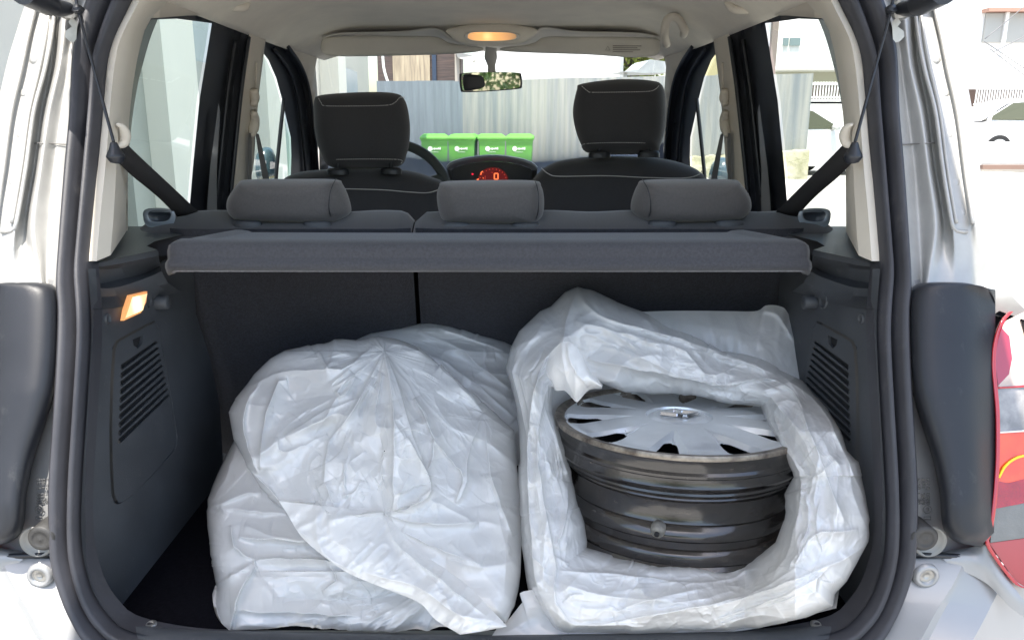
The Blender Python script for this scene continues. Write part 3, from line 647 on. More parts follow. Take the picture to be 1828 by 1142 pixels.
# --- BODY around the opening. columns from the seal outwards (left side px)
cols = [
 [(200, -70, .02), (165, 0, .01), (140, 74, .0), (136, 123, .0), (133, 200, .0), (124, 300, .0), (115, 420, 0), (110, 503, .0), (112, 530, 0)],
 [(180, -70, .02), (150, 0, .015), (127, 80, .012), (121, 123, .012), (110, 200, .014), (97, 300, .016), (88, 420, .016), (84, 503, .016), (86, 530, .016)],
 [(150, -70, .0), (120, 0, -.004), (110, 80, -.002), (104, 123, -.004), (86, 200, -.006), (72, 300, -.006), (58, 400, -.004), (70, 480, .0), (78, 530, .0)],
 [(140, -70, .02), (108, 0, .018), (98, 80, .018), (92, 123, .02), (76, 200, .02), (62, 300, .018), (46, 400, .016), (52, 480, .006), (60, 530, .0)],
 [(128, -70, .02), (98, 0, .018), (92, 60, .012), (84, 123, .010), (66, 200, .008), (52, 300, .006), (34, 400, .006), (34, 480, .006), (40, 530, .0)],
 [(120, -70, -.0), (92, 0, -.002), (90, 62, -.006), (80, 123, -.008), (60, 200, -.010), (46, 300, -.010), (28, 400, -.008), (24, 480, .004), (28, 530, .0)],
 [(116, -70, .004), (86, 0, .002), (80, 66, -.003), (72, 123, -.004), (54, 200, -.006), (40, 300, -.006), (21, 400, -.006), (14, 480, .006), (14, 530, .0)],
 [(100, -70, .004), (72, 0, .002), (56, 66, -.002), (46, 123, -.002), (28, 200, -.004), (14, 300, -.004), (-2, 400, -.004), (-6, 480, .010), (-2, 530, .008)],
 [(92, -70, -.004), (62, 0, -.006), (44, 66, -.010), (32, 123, -.012), (14, 200, -.014), (0, 300, -.014), (-14, 400, -.012), (-20, 480, .02), (-16, 530, .02)],
 [(80, -70, .0), (48, 0, .0), (22, 80, -.0), (10, 123, -.0), (-6, 200, -.0), (-20, 300, .0), (-30, 400, .004), (-34, 480, .03), (-42, 530, .03)],
 [(78, -70, .3), (48, 0, .3), (20, 80, .3), (8, 123, .3), (-6, 200, .3), (-22, 300, .3), (-34, 400, .3), (-40, 480, .3), (-50, 530, .3)]]
g = G(); g.loft([[at(x, y, YS(y)-.004+d) for x, y, d in c] for c in cols[:10]], 70, 60)
c9 = [at(x, y, YS(y)-.004+d) for x, y, d in cols[9]]; c10 = [p+np.array([-.035, .5, 0]) for p in c9]; g.loft([c9, [p+np.array([-.016, .03, 0]) for p in c9], c10], 40, 12)
g.pair(); body = part('body_shell', g, M_jamb)
# seam across the pillar, dimples
for (x, y) in ((58, 110), (40, 170), (34, 245), (20, 330), (8, 385)):
    g = G(); p = at(x, y, YS(y)-.009); g.lathe([(.0001, .0025), (.003, .002), (.006, .0), (.008, -.001)], [[1, 0, 0, p[0]], [0, 0, -1, p[1]+.003], [0, 1, 0, p[2]], [0, 0, 0, 1]], n=14)
    g.pair(); part('dimple', g, M_jamb, body)
g = G(); g.tube([at(x, y, YS(y)-.003+d) for x, y, d in ((120, 258, 0), (100, 257, .012), (75, 256, -.008), (62, 256, .012), (50, 258, -.004))], .0008, 0, 5, res=20); g.pair(); part('panel_seam', g, mat('seam_sealer', (.16, .155, .15), .7), body)
for cc_ in ([(99, 4, .0), (92, 62, -.004), (80, 124, -.008), (60, 200, -.010), (46, 300, -.010), (28, 402, -.008), (20, 412, -.004), (2, 414, -.004)], [(90, 8, -.002), (82, 62, -.006), (70, 123, -.007), (52, 200, -.009), (38, 300, -.009), (21, 398, -.009)], [(66, 2, -.006), (50, 66, -.009), (38, 123, -.010), (20, 200, -.012), (6, 300, -.012), (-8, 400, -.010)]):
    g = G(); g.tube([at(x, y, YS(y)-.004+d) for x, y, d in cc_], .0028, 0, 8, res=50); g.pair(); part('panel_rib', g, M_jamb, body)
# strut, bracket
g = G(); a = at(122, 16, 1.17); g.tube([a+np.array([.004, 0, 0]), at(100, 14, 1.14), at(84, 6, 1.12)], [.008, .012, .013], 0, 12, res=8); g.tube([at(88, 8, 1.125), at(40, -14, 1.05)], .0155, 0, 14)
g.tube([at(126, 10, 1.19), at(122, 16, 1.17), at(124, 26, 1.19)], [.010, .016, .010], 1, 12, res=10)
P = [(128, 30), (122, 40), (128, 48), (117, 56), (116, 66), (124, 74), (136, 78), (138, 40)]; a = [at(x, y, 1.165) for x, y in P]; b = [at(x, y, 1.185) for x, y in P]; g.add(a, [tuple(range(8))], 1); g.loft([a+[a[0]], b+[b[0]]], 30, m=1, smooth=False)
g.pair(); part('gas_strut', g, [M_dark, M_zinc], body, autos=40)
# lower jamb (grey), shoulder plastics
cols = [[(108, 500, .0), (106, 600, .0), (100, 700, .0), (92, 860, .0), (92, 985, .0)], [(96, 500, .006), (98, 620, .008), (88, 720, .008), (70, 800, .008), (50, 880, .010), (52, 985, .012)], [(60, 500, .02), (60, 620, .03), (40, 720, .03), (20, 860, .03), (-2, 985, .02)], [(-30, 540, .02), (-36, 620, .03), (-36, 720, .03), (-36, 860, .03), (-36, 985, .02)]]
g = G(); g.loft([[at(x, y, YS(y)+d) for x, y, d in c] for c in cols], 40, 16); g.pair(); lj = part('lower_jamb', g, mat('jamb_grey', (.30, .30, .30), .5, .3, noise_=.12, nscale=10))
out = [(-150, 506), (0, 503), (70, 504), (96, 510), (106, 530), (107, 600), (101, 680), (85, 745), (62, 815), (48, 880), (42, 940), (20, 966), (-25, 976), (-150, 990)]
g = G(); o_ = cr_resample(np.array(out[1:-1], float), 60)
# shoulder: rounded bolster, loft from outline inward
o_ = np.array(out, float); edge = cr_resample(np.array([(-50, 537), (-38, 522), (-15, 509), (15, 504)]+[tuple(q) for q in o_[2:13]]), 80); Lr = []
for t, dp in ((0, .012), (.02, -.004), (.06, -.016), (.15, -.026), (.35, -.032), (.7, -.028), (1.0, -.008)):
    cpt = np.array([-70., 740.]); q = edge+(np.stack([np.full(80, -50.), edge[:, 1]*.92+52], 1)-edge)*t; ln_ = np.clip(np.abs(edge[:, 0]+50)/70, 0, 1)**.7; Lr.append([at(x, y, YS(y)+(dp-.012)*l_+.012*l_-.008*(1-l_)-.01) for (x, y), l_ in zip(q, ln_)])
g.loft(Lr, 80, 24); g.pair(); sp = part('shoulder_trim', g, M_black)
# stamped marks on jamb, rubber buffer, bumper with screw
g = G(); 
def digits(g, s, cx, cy, Y, h, rot, m=0):
    SEG = {'0': 'abcdef', '1': 'bc', '2': 'abged', '3': 'abgcd', '5': 'afgcd', '4': 'fgbc', '6': 'afgedc', '8': 'abcdefg', '9': 'abfgcd', '7': 'abc', '-': 'g', ' ': ''}
    co = {'a': ((0, 1), (.6, 1)), 'b': ((.6, 1), (.6, .5)), 'c': ((.6, .5), (.6, 0)), 'd': ((0, 0), (.6, 0)), 'e': ((0, 0), (0, .5)), 'f': ((0, .5), (0, 1)), 'g': ((0, .5), (.6, .5))}
    for i, ch in enumerate(s):
        for sg in SEG[ch]:
            (x0, y0), (x1, y1) = co[sg]; pts = []
            for (x, y) in ((x0, y0), (x1, y1)):
                u, v = (i+x)*h, y*h; pts.append(at(cx+v*rot[0]+u*rot[1], cy-v*rot[2]-u*rot[3], Y))
            g.tube(pts, .0005, m, 4)
for k, s_ in enumerate(('8200 3150', '6235 1182', '02 1 05 4')): digits(g, s_, 66+k*8.5, 899, YS(890)+.0005, 5.2, (-.0, 0.0, 0, 0) if 0 else (1, 0, 0, 1))
P = [at(70+7*math.cos(a_), 909+7*math.sin(a_), YS(909)+.0005) for a_ in np.linspace(0, 6.28, 24, endpoint=False)]; g.tube(P, .0006, 0, 4, closed=True); digits(g, '2', 68, 911, YS(909)+.0005, 5, (0, 1, 1, 0)); 
P = [at(x, y, YS(922)) for x, y in ((64, 922), (76, 922), (76, 927), (64, 927))]; g.tube(P, .0006, 0, 4, closed=True)
g.pair(); part('stamped_marks', g, mat('mark_ink', (.12, .12, .12), .7), lj); 
g2 = G(); [g2.add(v, [], 0) for v in []]
def yl(px_, py_, dy=0): return at(px_, py_, YS(py_)+dy)
g = G(); p = yl(72, 962, -.022); Mx = [[1, 0, 0, p[0]], [0, 0, -1, p[1]], [0, 1, 0, p[2]], [0, 0, 0, 1]]
g.lathe([(.016, -.03), (.0165, -.002), (.015, .0), (.010, .0015), (.0095, .0005), (.004, .0005), (.0001, .002)], Mx, n=32, m=0); p = yl(68, 964, -.004); Mx = [[1, 0, 0, p[0]], [0, 0, -1, p[1]], [0, 1, 0, p[2]], [0, 0, 0, 1]]; g.lathe([(.021, .004), (.019, .006), (.017, .001), (.0001, .001)], Mx, n=32, m=1)
g.pair(); part('rubber_buffer', g, [mat('buffer_rubber', (.035, .034, .033), .6, noise_=.2, nscale=60), mat('buffer_seat', (.26, .26, .25), .5, .2)], lj)
cols = [[(92, 996, .004), (98, 1012, -.0), (122, 1070, -.004), (165, 1142, -.01), (235, 1185, -.012), (400, 1212, -.01), (872, 1222, 0)], [(2, 996, .0), (22, 1040, -.012), (52, 1090, -.022), (92, 1160, -.035), (160, 1240, -.04), (380, 1290, -.05), (872, 1300, -.05)],
        [(-6, 999, .002), (14, 1045, -.010), (42, 1095, -.020), (80, 1165, -.033), (150, 1250, -.039), (380, 1310, -.07), (872, 1320, -.07)], [(-80, 1010, .0), (-50, 1070, -.01), (-20, 1130, -.03), (20, 1200, -.06), (100, 1300, -.08), (380, 1380, -.10), (872, 1400, -.1)], [(-200, 1020, .08), (-180, 1100, .06), (-140, 1200, .04), (-60, 1330, -.0), (60, 1450, -.04), (380, 1520, -.08), (872, 1540, -.1)]]
g = G(); g.loft([[yl(x, min(y, 1250), d) if y <= 1250 else at(x, y, .83+d) for x, y, d in c] for c in cols], 70); g.mirror(); bm = part('rear_bumper', g, M_paint, weld=True, autos=22)
g = G(); p = yl(72, 1026, -.010); Mx = [[1, 0, 0, p[0]], [0, 0, -1, p[1]], [0, 1, 0, p[2]], [0, 0, 0, 1]]; g.lathe([(.016, -.001), (.0145, .004), (.010, .0055), (.0095, .002), (.008, .001), (.005, .003), (.004, .001), (.0001, .001)], Mx, n=28, mats=[0, 0, 0, 1, 1, 1, 1]); g.pair(); part('bumper_screw', g, [M_paint, M_zinc], bm)
# joint shadow strip above bumper
g = G(); g.tube([yl(95, 989, .0), yl(50, 991, .0), yl(0, 993, .0), yl(-60, 1000, 0)], .0035, 0, 6, res=20); g.pair(); part('bumper_gap', g, M_dark, bm)
# tail lights
def tl_side(sgn):
    RX = lambda x: 1742-x                   # written in right-hand pixels
    g = G(); Yt = .93; f = lambda x, y, o=0: at(x, y, YS(y)+o)
    edge = [(1800, 556), (1784, 575), (1772, 610), (1769, 650), (1772, 690), (1776, 740), (1776, 820), (1770, 900), (1762, 950), (1757, 968), (1776, 1000), (1808, 1040), (1828, 1050)]
    inn = [(x+9, y+(6 if k < 2 else 0)-(8 if k > 9 else 0)) for k, (x, y) in enumerate(edge)]
    g.loft([[f(x-2, y, .03) for x, y in edge], [f(x, y, -.014) for x, y in edge], [f(x+3, y, -.022) for x, y in edge], [f(x+9, y, -.02) for x, y in edge]], 60, 14, m=0)
    return g
M_red = mat('lens_red_rim', (.40, .008, .016), .12, coat=1); M_lred = mat('lens_red', (.30, .006, .010), .15, coat=1, bump=.8, bscale=300, bdist=.001, noise_=.15, nscale=60); M_lct = mat('lens_cream', (.52, .42, .36), .4, coat=.5, noise_=.2, nscale=50); M_lcl = mat('lens_clear', (.26, .24, .22), .2, .3, coat=1, noise_=.35, nscale=40)
M_lpk = mat('lens_pink', (.30, .025, .05), .15, coat=1); M_lor = mat('lens_orange', (.72, .07, .015), .15, coat=1, noise_=.2, nscale=40); M_lgr = mat('lens_grey', (.13, .13, .13), .25, coat=.6, bump=.6, bscale=500, bdist=.001, noise_=.12, nscale=30)
for s_ in (1, -1):
    g = tl_side(1); 
    if s_ < 0: g.flipx()
    tlp = part('tail_light', g, M_red)
    f = lambda x, y, o=-.017: at(x, y, YS(y)+o)
    bands = [([(1782, 690), (1790, 575), (1830, 556), (1900, 560), (1900, 680)], M_lct), ([(1781, 690), (1900, 680), (1900, 766), (1782, 772)], M_lcl), ([(1782, 772), (1900, 765), (1900, 870), (1780, 880)], M_lor), ([(1779, 858), (1800, 862), (1900, 836), (1900, 884), (1774, 908)], M_lred), ([(1774, 908), (1900, 884), (1900, 950), (1768, 968)], M_lgr), ([(1766, 969), (1900, 951), (1900, 1060), (1850, 1060), (1812, 1036)], M_lpk)]
    g = G(); q = [(1779, 690), (1786, 578), (1830, 560), (1900, 560), (1900, 1056), (1850, 1056), (1812, 1034), (1765, 972), (1777, 880)]; a = [f(x, y, -.0125) for x, y in q]; g.add(a, [tuple(range(9))])
    if s_ < 0: g.flipx()
    part('lens_base', g, M_lred, tlp, smooth=False)
    for k, (q, m_) in enumerate(bands):
        g = G(); o = -.017-(.001 if k == 3 else 0); a = [f(x, y, o) for x, y in q]; b = [f(x, y, o+.006) for x, y in q]; g.add(a, [tuple(range(len(a)))]); g.loft([a+[a[0]], b+[b[0]]], 40, smooth=False)
        if s_ < 0: g.flipx()
        part('lens', g, m_, tlp, autos=30)
    g = G(); a = [f(x, y, -.0185) for x, y in [(1776, 600), (1788, 585), (1802, 600), (1807, 640), (1801, 668), (1782, 688), (1777, 650)]]; g.add(a, [tuple(range(7))], 0)
    if s_ < 0: g.flipx()
    part('reflector', g, M_lpk, tlp, smooth=False); g = G()
    for nm_, pts_, r_, m_ in (('amber_trace', ((1783, 852), (1794, 832), (1812, 818), (1832, 813), (1870, 815)), .0016, mat('lens_yellow', (.9, .6, .02), .3)), ('lens_seam', ((1781, 692), (1830, 689), (1900, 681)), .0014, M_red), ('lens_seam', ((1780, 772), (1840, 768), (1900, 764)), .0012, mat('lens_seam', (.7, .68, .65), .3))):
        g = G(); g.tube([f(x, y, -.019) for x, y in pts_], r_, 0, 6, res=16)
        if s_ < 0: g.flipx()
        part(nm_, g, m_, tlp)
# rear wing outer below shoulder (body panel round light)
g = G(); c1_ = [at(x, y, Y) for x, y, Y in ((1700, 395, 1.085), (1705, 450, 1.07), (1715, 505, 1.05), (1760, 548, 1.03), (1790, 572, 1.02))]; c2_ = [at(x, y, Y) for x, y, Y in ((1752, 395, 1.075), (1760, 450, 1.06), (1775, 492, 1.045), (1806, 528, 1.02), (1845, 566, 1.01))]; c3_ = [p_+np.array([.03, .10, .0]) for p_ in c2_]
g.loft([c1_, c2_, c3_], 30); g.pair(); part('wing_corner', g, M_jamb, autos=40)
g = G(); g.loft([[at(x, y, YS(y)+d) for x, y, d in c] for c in ([(1680, 984, .02), (1740, 975, .0), (1758, 972, -.01), (1800, 1035, -.018)], [(1682, 996, .0), (1732, 992, -.005), (1790, 1045, -.02), (1830, 1075, -.025)], [(1700, 1010, .0), (1760, 1040, -.01), (1800, 1080, -.02), (1840, 1110, -.025)])], 20, 8)
g.pair(); part('rear_wing', g, M_paint)
# tailgate held open above (shades the boot)
g = G(); prof = [(1.28, 1.60), (1.05, 1.80), (.72, 1.93), (.35, 1.99), (.12, 1.98)]
g.loft([[(x, y, z+.03*math.cos(x*2.5)) for y, z in prof] for x in np.linspace(-.60, .60, 9)], 24, 20); part('tailgate', g, M_paint, solid=.03)
# ================================================================ WHEEL RIM
WC = at(1212, 747, 1.125); tilt = R(5.0)
ct, st = math.cos(tilt), math.sin(tilt)
WM = np.array([[1, 0, 0, WC[0]], [0, ct, st, WC[1]], [0, -st, ct, WC[2]], [0, 0, 0, 1]])   # local z up, front edge raised
rim = empty('wheel_rim'); tag(rim, 'black steel wheel with silver plastic cover lying flat in the open white bag', 'wheel')
g = G(); R0 = .192
prof = [(.160, -.02), (.178, .002), (.186, .004), (.1905, .004), (.192, .001), (.1915, -.003), (.187, -.005), (.1845, -.010), (.1838, -.016), (.1838, -.022), (.1868, -.0255), (.1868, -.029), (.1850, -.031), (.1855, -.040), (.1868, -.043), (.1848, -.046), (.1800, -.052), (.1810, -.055), (.1735, -.062), (.1745, -.064), (.1705, -.068), (.1690, -.072), (.1690, -.094), (.1712, -.099), (.1700, -.102), (.1750, -.106), (.1790, -.112), (.1795, -.116), (.1790, -.120), (.1740, -.124), (.1735, -.134), (.1800, -.138), (.1820, -.142), (.1820, -.152), (.1800, -.155), (.1850, -.160), (.1850, -.170), (.1895, -.174), (.1915, -.178), (.190, -.181), (.182, -.181), (.160, -.165)]
g.lathe(prof, WM, n=128, mats=[1 if i < 6 or i > 36 else 0 for i in range(len(prof)-1)])
g.lathe([(.186, -.025), (.150, -.03), (.06, -.03), (.0001, -.03)], WM, n=48, m=2)
brl = obj('barrel', g, [M_steel, M_edge, M_void], rim, autos=35)
g = G(); a_ = R(-111); p0 = np.array([.175*math.cos(a_), .175*math.sin(a_), -.108]); ax = np.array([math.cos(a_), math.sin(a_), -.25]); P = [(WM @ np.append(p0+ax*t, 1))[:3] for t in (-.01, .0, .004, .008, .009)]
g.tube(P, [.0105, .0105, .010, .008, .0045], 0, 20); g.tube([(WM @ np.append(p0+ax*t, 1))[:3] for t in (.009, .012)], .0035, 1, 10); obj('valve_hole', g, [mat('valve_grey', (.16, .15, .13), .6, noise_=.4, nscale=60), M_void], rim)
# hubcap: polar height field with ten wedge recesses
g = G(); nr, na = 130, 1440; rs = np.linspace(.012, .1835, nr); NS = 10; V = []; hole = np.zeros((nr, na), bool); 
for i, r in enumerate(rs):
    for j in range(na):
        a = 2*math.pi*j/na; k = (a-R(-90+18))*NS/(2*math.pi); fr = (k-round(k))*2*math.pi/NS*r   # lateral distance from gap centre
        zz = .010*(1-(r/.19)**2)+.003*math.exp(-((r-.172)/.012)**2)
        wdt = np.interp(r, [.060, .085, .15, .172, .178], [0, .004, .024, .027, .0]); 
        if wdt > 0:
            edge = (wdt-abs(fr))/.0075; d = min(max(edge, 0), 1); rad = min(1, max(0, (r-.06)/.05)); zz -= .0075*d*rad*(1.0-.35*min(1, max(0, (r-.12)/.04)))*(1 if fr > 0 else .8)
            if .116 < r < .171: q_ = (r-.1435)/.0275; hole[i, j] = -wdt*.66*math.sqrt(max(0, 1-q_**8)) < fr < wdt*.52*math.sqrt(max(0, 1-q_**8))
        if r < .050: zz += .002*math.cos(max(0, min(1, (r-.036)/.014))*math.pi)*1-.002
        if r < .036: zz -= .0005
        V.append((WM @ np.array([r*math.cos(a), r*math.sin(a), zz-.004, 1]))[:3])
F = [f for f in gridfaces(nr, na, cv=True) if not hole[f[0]//na, f[0] % na]]
g.add(V, F); c0 = len(V); V2 = [(WM @ np.array([0, 0, .006, 1]))[:3]]; g.add(V2, [])
g.F += [(j, (j+1) % na, c0) for j in range(na)]; g.M += [0]*na
cap = obj('wheel_cover', g, M_cap, rim, autos=30)
g = G()                                    # diamond emblem in its oval field
def wl(x, y, z): return (WM @ np.array([x, y, z, 1]))[:3]
def bar(a, b, w): 
    a = np.array(a); b = np.array(b); t = (b-a)/np.linalg.norm(b-a); n = np.array([-t[1], t[0]])*w/2
    lo = [wl(*(p), .0075) for p in (a-n*1.5, b-n*1.5, b+n*1.5, a+n*1.5)]; hi = [wl(*(p), .0115) for p in (a-n*.55, b-n*.55, b+n*.55, a+n*.55)]
    g.add(lo+hi, [(4, 5, 6, 7), (0, 1, 5, 4), (1, 2, 6, 5), (2, 3, 7, 6), (3, 0, 4, 7)])
for a, b in (((-.028, 0), (-.006, .017)), ((-.003, .018), (.006, .006)), ((.006, .010), (.028, 0)), ((.028, 0), (.006, -.017)), ((.003, -.018), (-.006, -.006)), ((-.006, -.010), (-.028, 0))): bar(a, b, .006)
obj('emblem', g, M_chrome, cap, smooth=False)
# ================================================================ PLASTIC BAGS
def segdist(X, Y, ax, ay, bx, by):
    dx, dy = bx-ax, by-ay; L2 = dx*dx+dy*dy+1e-9; t = np.clip(((X-ax)*dx+(Y-ay)*dy)/L2, 0, 1)
    s = ((X-ax)*dy-(Y-ay)*dx)/math.sqrt(L2); d = np.hypot(X-ax-t*dx, Y-ay-t*dy); return d, t, s
CRS = np.random.RandomState(99)
def crease(H, X, Y, pts, h, w, kind=0):
    """kind 0 tent ridge, 1 one-sided fold edge (steep on the left of travel), -1 mirrored"""
    pts = cr_resample(np.array(pts, float), 4+2*len(pts)); Lc = np.linalg.norm(pts[-1]-pts[0]); pts[1:-1] += CRS.randn(len(pts)-2, 2)*min(1.0, .012*Lc); n = len(pts)-1
    x0 = min(p[0] for p in pts)-4*w; x1 = max(p[0] for p in pts)+4*w; y0 = min(p[1] for p in pts)-4*w; y1 = max(p[1] for p in pts)+4*w
    m = (X > x0) & (X < x1) & (Y > y0) & (Y < y1)
    if not m.any(): return
    x, y = X[m], Y[m]; b = np.full(x.shape, 1e9); T = np.zeros(x.shape); S_ = np.zeros(x.shape)
    for i in range(n):
        d, t, s = segdist(x, y, *pts[i], *pts[i+1]); k = d < b; b[k] = d[k]; T[k] = ((i+t)/n)[k]; S_[k] = s[k]
    taper = np.clip(4*T*(1-T), 0, 1)**.45*np.clip(1.0, 0, 1)
    if kind == 0: f = np.exp(-b/w)
    else: f = np.where(S_*kind > 0, np.exp(-b/w), np.exp(-b/(w*.30)))
    H[m] += h*f*taper
def facets(X, Y, sc, amp, seed, ang=0, st=1.0):
    rs = np.random.RandomState(seed); c, s = math.cos(ang), math.sin(ang); U = (X*c+Y*s)/st; Vv = -X*s+Y*c
    U = U+sc*.45*np.sin(Vv/sc*1.3+seed)+sc*.16*np.sin(Vv/sc*4.1+U/sc*1.7); Vv = Vv+sc*.45*np.sin(U/sc*1.1+2*seed)+sc*.16*np.sin(U/sc*3.7-Vv/sc*2.1)
    gi, gj = np.floor(U/sc).astype(int), np.floor(Vv/sc).astype(int); tabx = rs.rand(64, 64); taby = rs.rand(64, 64); tz = rs.rand(64, 64); tgx = rs.randn(64, 64); tgy = rs.randn(64, 64)
    best = np.full(X.shape, -1e9)
    for di in (-1, 0, 1):
        for dj in (-1, 0, 1):
            a, b = (gi+di) % 64, (gj+dj) % 64; cx = (gi+di+tabx[a, b])*sc; cy = (gj+dj+taby[a, b])*sc
            dx, dy = (U-cx)/sc, (Vv-cy)/sc; best = np.maximum(best, tz[a, b]*.6+.30*(tgx[a, b]*dx+tgy[a, b]*dy)-1.0*(dx*dx+dy*dy)**.5*.9)
    return amp*best
CG = 1.35
def vnoise(U, V, seed):
    rs = np.random.RandomState(seed); T = rs.rand(128, 128)*2-1; i, j = np.floor(U).astype(int), np.floor(V).astype(int); f, g_ = U-i, V-j; f = f*f*(3-2*f); g_ = g_*g_*(3-2*g_); i %= 128; j %= 128; i1 = (i+1) % 128; j1 = (j+1) % 128
    return (T[i, j]*(1-f)+T[i1, j]*f)*(1-g_)+(T[i, j1]*(1-f)+T[i1, j1]*f)*g_
def ridges(U, V, seed, oct=((64, .013), (27, .0042), (11, .0009)), st=3.0):
    H = np.zeros(U.shape)
    for k, (w, a) in enumerate(oct):
        wu = U/w+.55*vnoise(U/w*.7, V/w*.5, seed+k*7+1); wv = V/(w*st)+.55*vnoise(U/w*.6+9, V/w*.6, seed+k*7+2); n_ = vnoise(wu, wv, seed+k*7); m_ = .35+.65*np.clip(.5+vnoise(U/w*.35, V/w*.35, seed+k*7+3), 0, 1)
        H += a*m_*(1-2.2*np.abs(n_))
    return H
def polar_bag(name, parent, outer, inner, cen, Yf, creases, m, n=720, nr=200, rnd=160, flow=None, seed=1, edge=.05, lump=.008, fac=((60, .010), (26, .004)), skirt=True, jit=2.0, hook=None, flowc=None, stretch=1.6, tube=.0, inedge=0, rh=(.0015, .005)):
    rs = np.random.RandomState(seed); outer = np.array(outer, float); cen = np.array(cen, float)
    def radial(poly, ang):
        poly = np.array(poly, float); out = np.zeros(len(ang)); dx, dy = np.cos(ang), np.sin(ang)
        for i in range(len(poly)):
            a = poly[i]-cen; b = poly[(i+1) % len(poly)]-cen; e = b-a; den = dx*e[1]-dy*e[0]; den = np.where(abs(den) < 1e-9, 1e-9, den)
            t = (a[0]*e[1]-a[1]*e[0])/den; u = (a[0]*dy-a[1]*dx)/den; ok = (t > 0) & (u >= -1e-6) & (u <= 1+1e-6); out = np.where(ok, np.maximum(out, t), out)
        return out
    ang = np.linspace(0, 2*np.pi, n, endpoint=False); ro = radial(outer, ang); 
    ph = rs.rand(4)*6; 
    def rag(k, a):
        xs = np.sort(rs.rand(k))*2*np.pi; ys = rs.randn(k); return a*np.interp(ang, np.concatenate([[xs[-1]-2*np.pi], xs, [xs[0]+2*np.pi]]), np.concatenate([[ys[-1]], ys, [ys[0]]]))
    ro = ro+rag(26, jit)+rag(70, jit*.5)
    ri = radial(inner, ang) if inner is not None else np.full(n, 1.0)
    if inner is not None: ri = ri+rag(22, jit*1.1)+rag(60, jit*.5)
    t = np.linspace(0, 1, nr)[:, None]; t = t**.75 if inner is None else t; Rr = ri[None]+(ro-ri)[None]*t
    X = cen[0]+Rr*np.cos(ang)[None]; Y = cen[1]+Rr*np.sin(ang)[None]
    H = np.zeros(X.shape)
    for c_ in creases: crease(H, X, Y, c_[0], c_[1]*CG, c_[2]*.9, c_[3])
    for k in range(int(rnd*.28)):                    # minor wrinkles following the flow
        a = rs.rand()*2*np.pi; tt = rs.rand()**.6; i = int(a/(2*np.pi)*n) % n; rr = ri[i]+(ro[i]-ri[i])*tt; x, y = cen[0]+rr*math.cos(a), cen[1]+rr*math.sin(a)
        if flowc is not None and flowc != 'tan': d = math.atan2(y-flowc[1], x-flowc[0])+rs.randn()*.35
        elif flowc == 'tan': d = a+math.pi/2+rs.randn()*.45
        else: d = rs.rand()*6.28
        L = 20+rs.rand()**2*110; b1 = rs.randn()*.35; pts = [(x, y), (x+L*.5*math.cos(d), y+L*.5*math.sin(d)), (x+L*.5*math.cos(d)+L*.5*math.cos(d+b1), y+L*.5*math.sin(d)+L*.5*math.sin(d+b1))]
        crease(H, X, Y, pts, (rh[0]+rs.rand()**2*rh[1])*(1 if rs.rand() < .75 else -.7), 4+rs.rand()*13, rs.choice([0, 1, -1]))
        x, y = x+rs.randn()*25, y+rs.randn()*25; L = 10+rs.rand()*35; crease(H, X, Y, [(x, y), (x+L*.5*math.cos(d+b1), y+L*.5*math.sin(d+b1)), (x+L*math.cos(d-b1), y+L*math.sin(d-b1))], .0012+rs.rand()*.0015, 1.8+rs.rand()*3, 0)
    if flowc is not None and flowc != 'tan':
        rr_ = np.hypot(X-flowc[0], Y-flowc[1]); H += ridges(np.arctan2(Y-flowc[1], X-flowc[0])*200, rr_, seed*13)*np.clip(rr_/120, .25, 1)
    else: H += ridges(t*150*np.ones(X.shape), ang[None]*260*np.ones(X.shape), seed*13, st=2.6, oct=((84, .015), (36, .0085), (16, .0030), (8, .0007)))
    for q, (sc, am) in enumerate(fac): H += facets(X, Y, sc, am, seed*7+q, ang=(0.6 if q else -.4), st=stretch)
    Yd = Yf(X, Y)-H
    if tube: Yd -= tube*np.sin(np.pi*np.clip(t, 0, 1))
    q = np.clip((t-.80)/.20, 0, 1); Yd = Yd+edge*(1-np.sqrt(np.clip(1-q**2.2, 0, 1)))
    if inedge: q = np.clip((.14-t)/.14, 0, 1); Yd = Yd+inedge*(1-np.sqrt(np.clip(1-q**2, 0, 1)))
    if hook: Yd = hook(X, Y, Yd)
    dirs = cf[None, None]+((X-CX)/FPX)[..., None]*cr+((CY-Y)/FPX)[..., None]*cu; P = CAM+dirs*(Yd/dirs[..., 1])[..., None]
    P[..., 2] = np.maximum(P[..., 2], .558)
    if skirt:
        k = P[-1].copy(); c3 = P.reshape(-1, 3).mean(0); a = k+np.array([0, .03, -.01]); b = c3+(a-c3)*.93+np.array([0, .05, -.03]); b[:, 2] = np.maximum(b[:, 2], .557); a[:, 2] = np.maximum(a[:, 2], .557); P = np.concatenate([P, a[None], b[None]]); nr += 2
    g = G(); g.add(P.reshape(-1, 3), gridfaces(nr, n, cv=True)); return obj(name, g, m, parent)
z5 = lambda P: [(360+x/1.962, 560+y/1.962) for x, y in P]     # from the enlarged view of the left heap
z6 = lambda P: [(880+x/1.7786, 500+y/1.7786) for x, y in P]   # from the enlarged view of the right bag
M_film = film_mat('white_film', .36, .08); M_film2 = film_mat('thin_film', .45, .16, (.89, .885, .87), .3, 30, .25)
YL = lambda X, Y: .868+.46*np.clip((1140-Y)/560, 0, 1.2)**1.15+.05*np.abs((X-650)/300)**3*np.clip((1000-Y)/200, 0, 1)
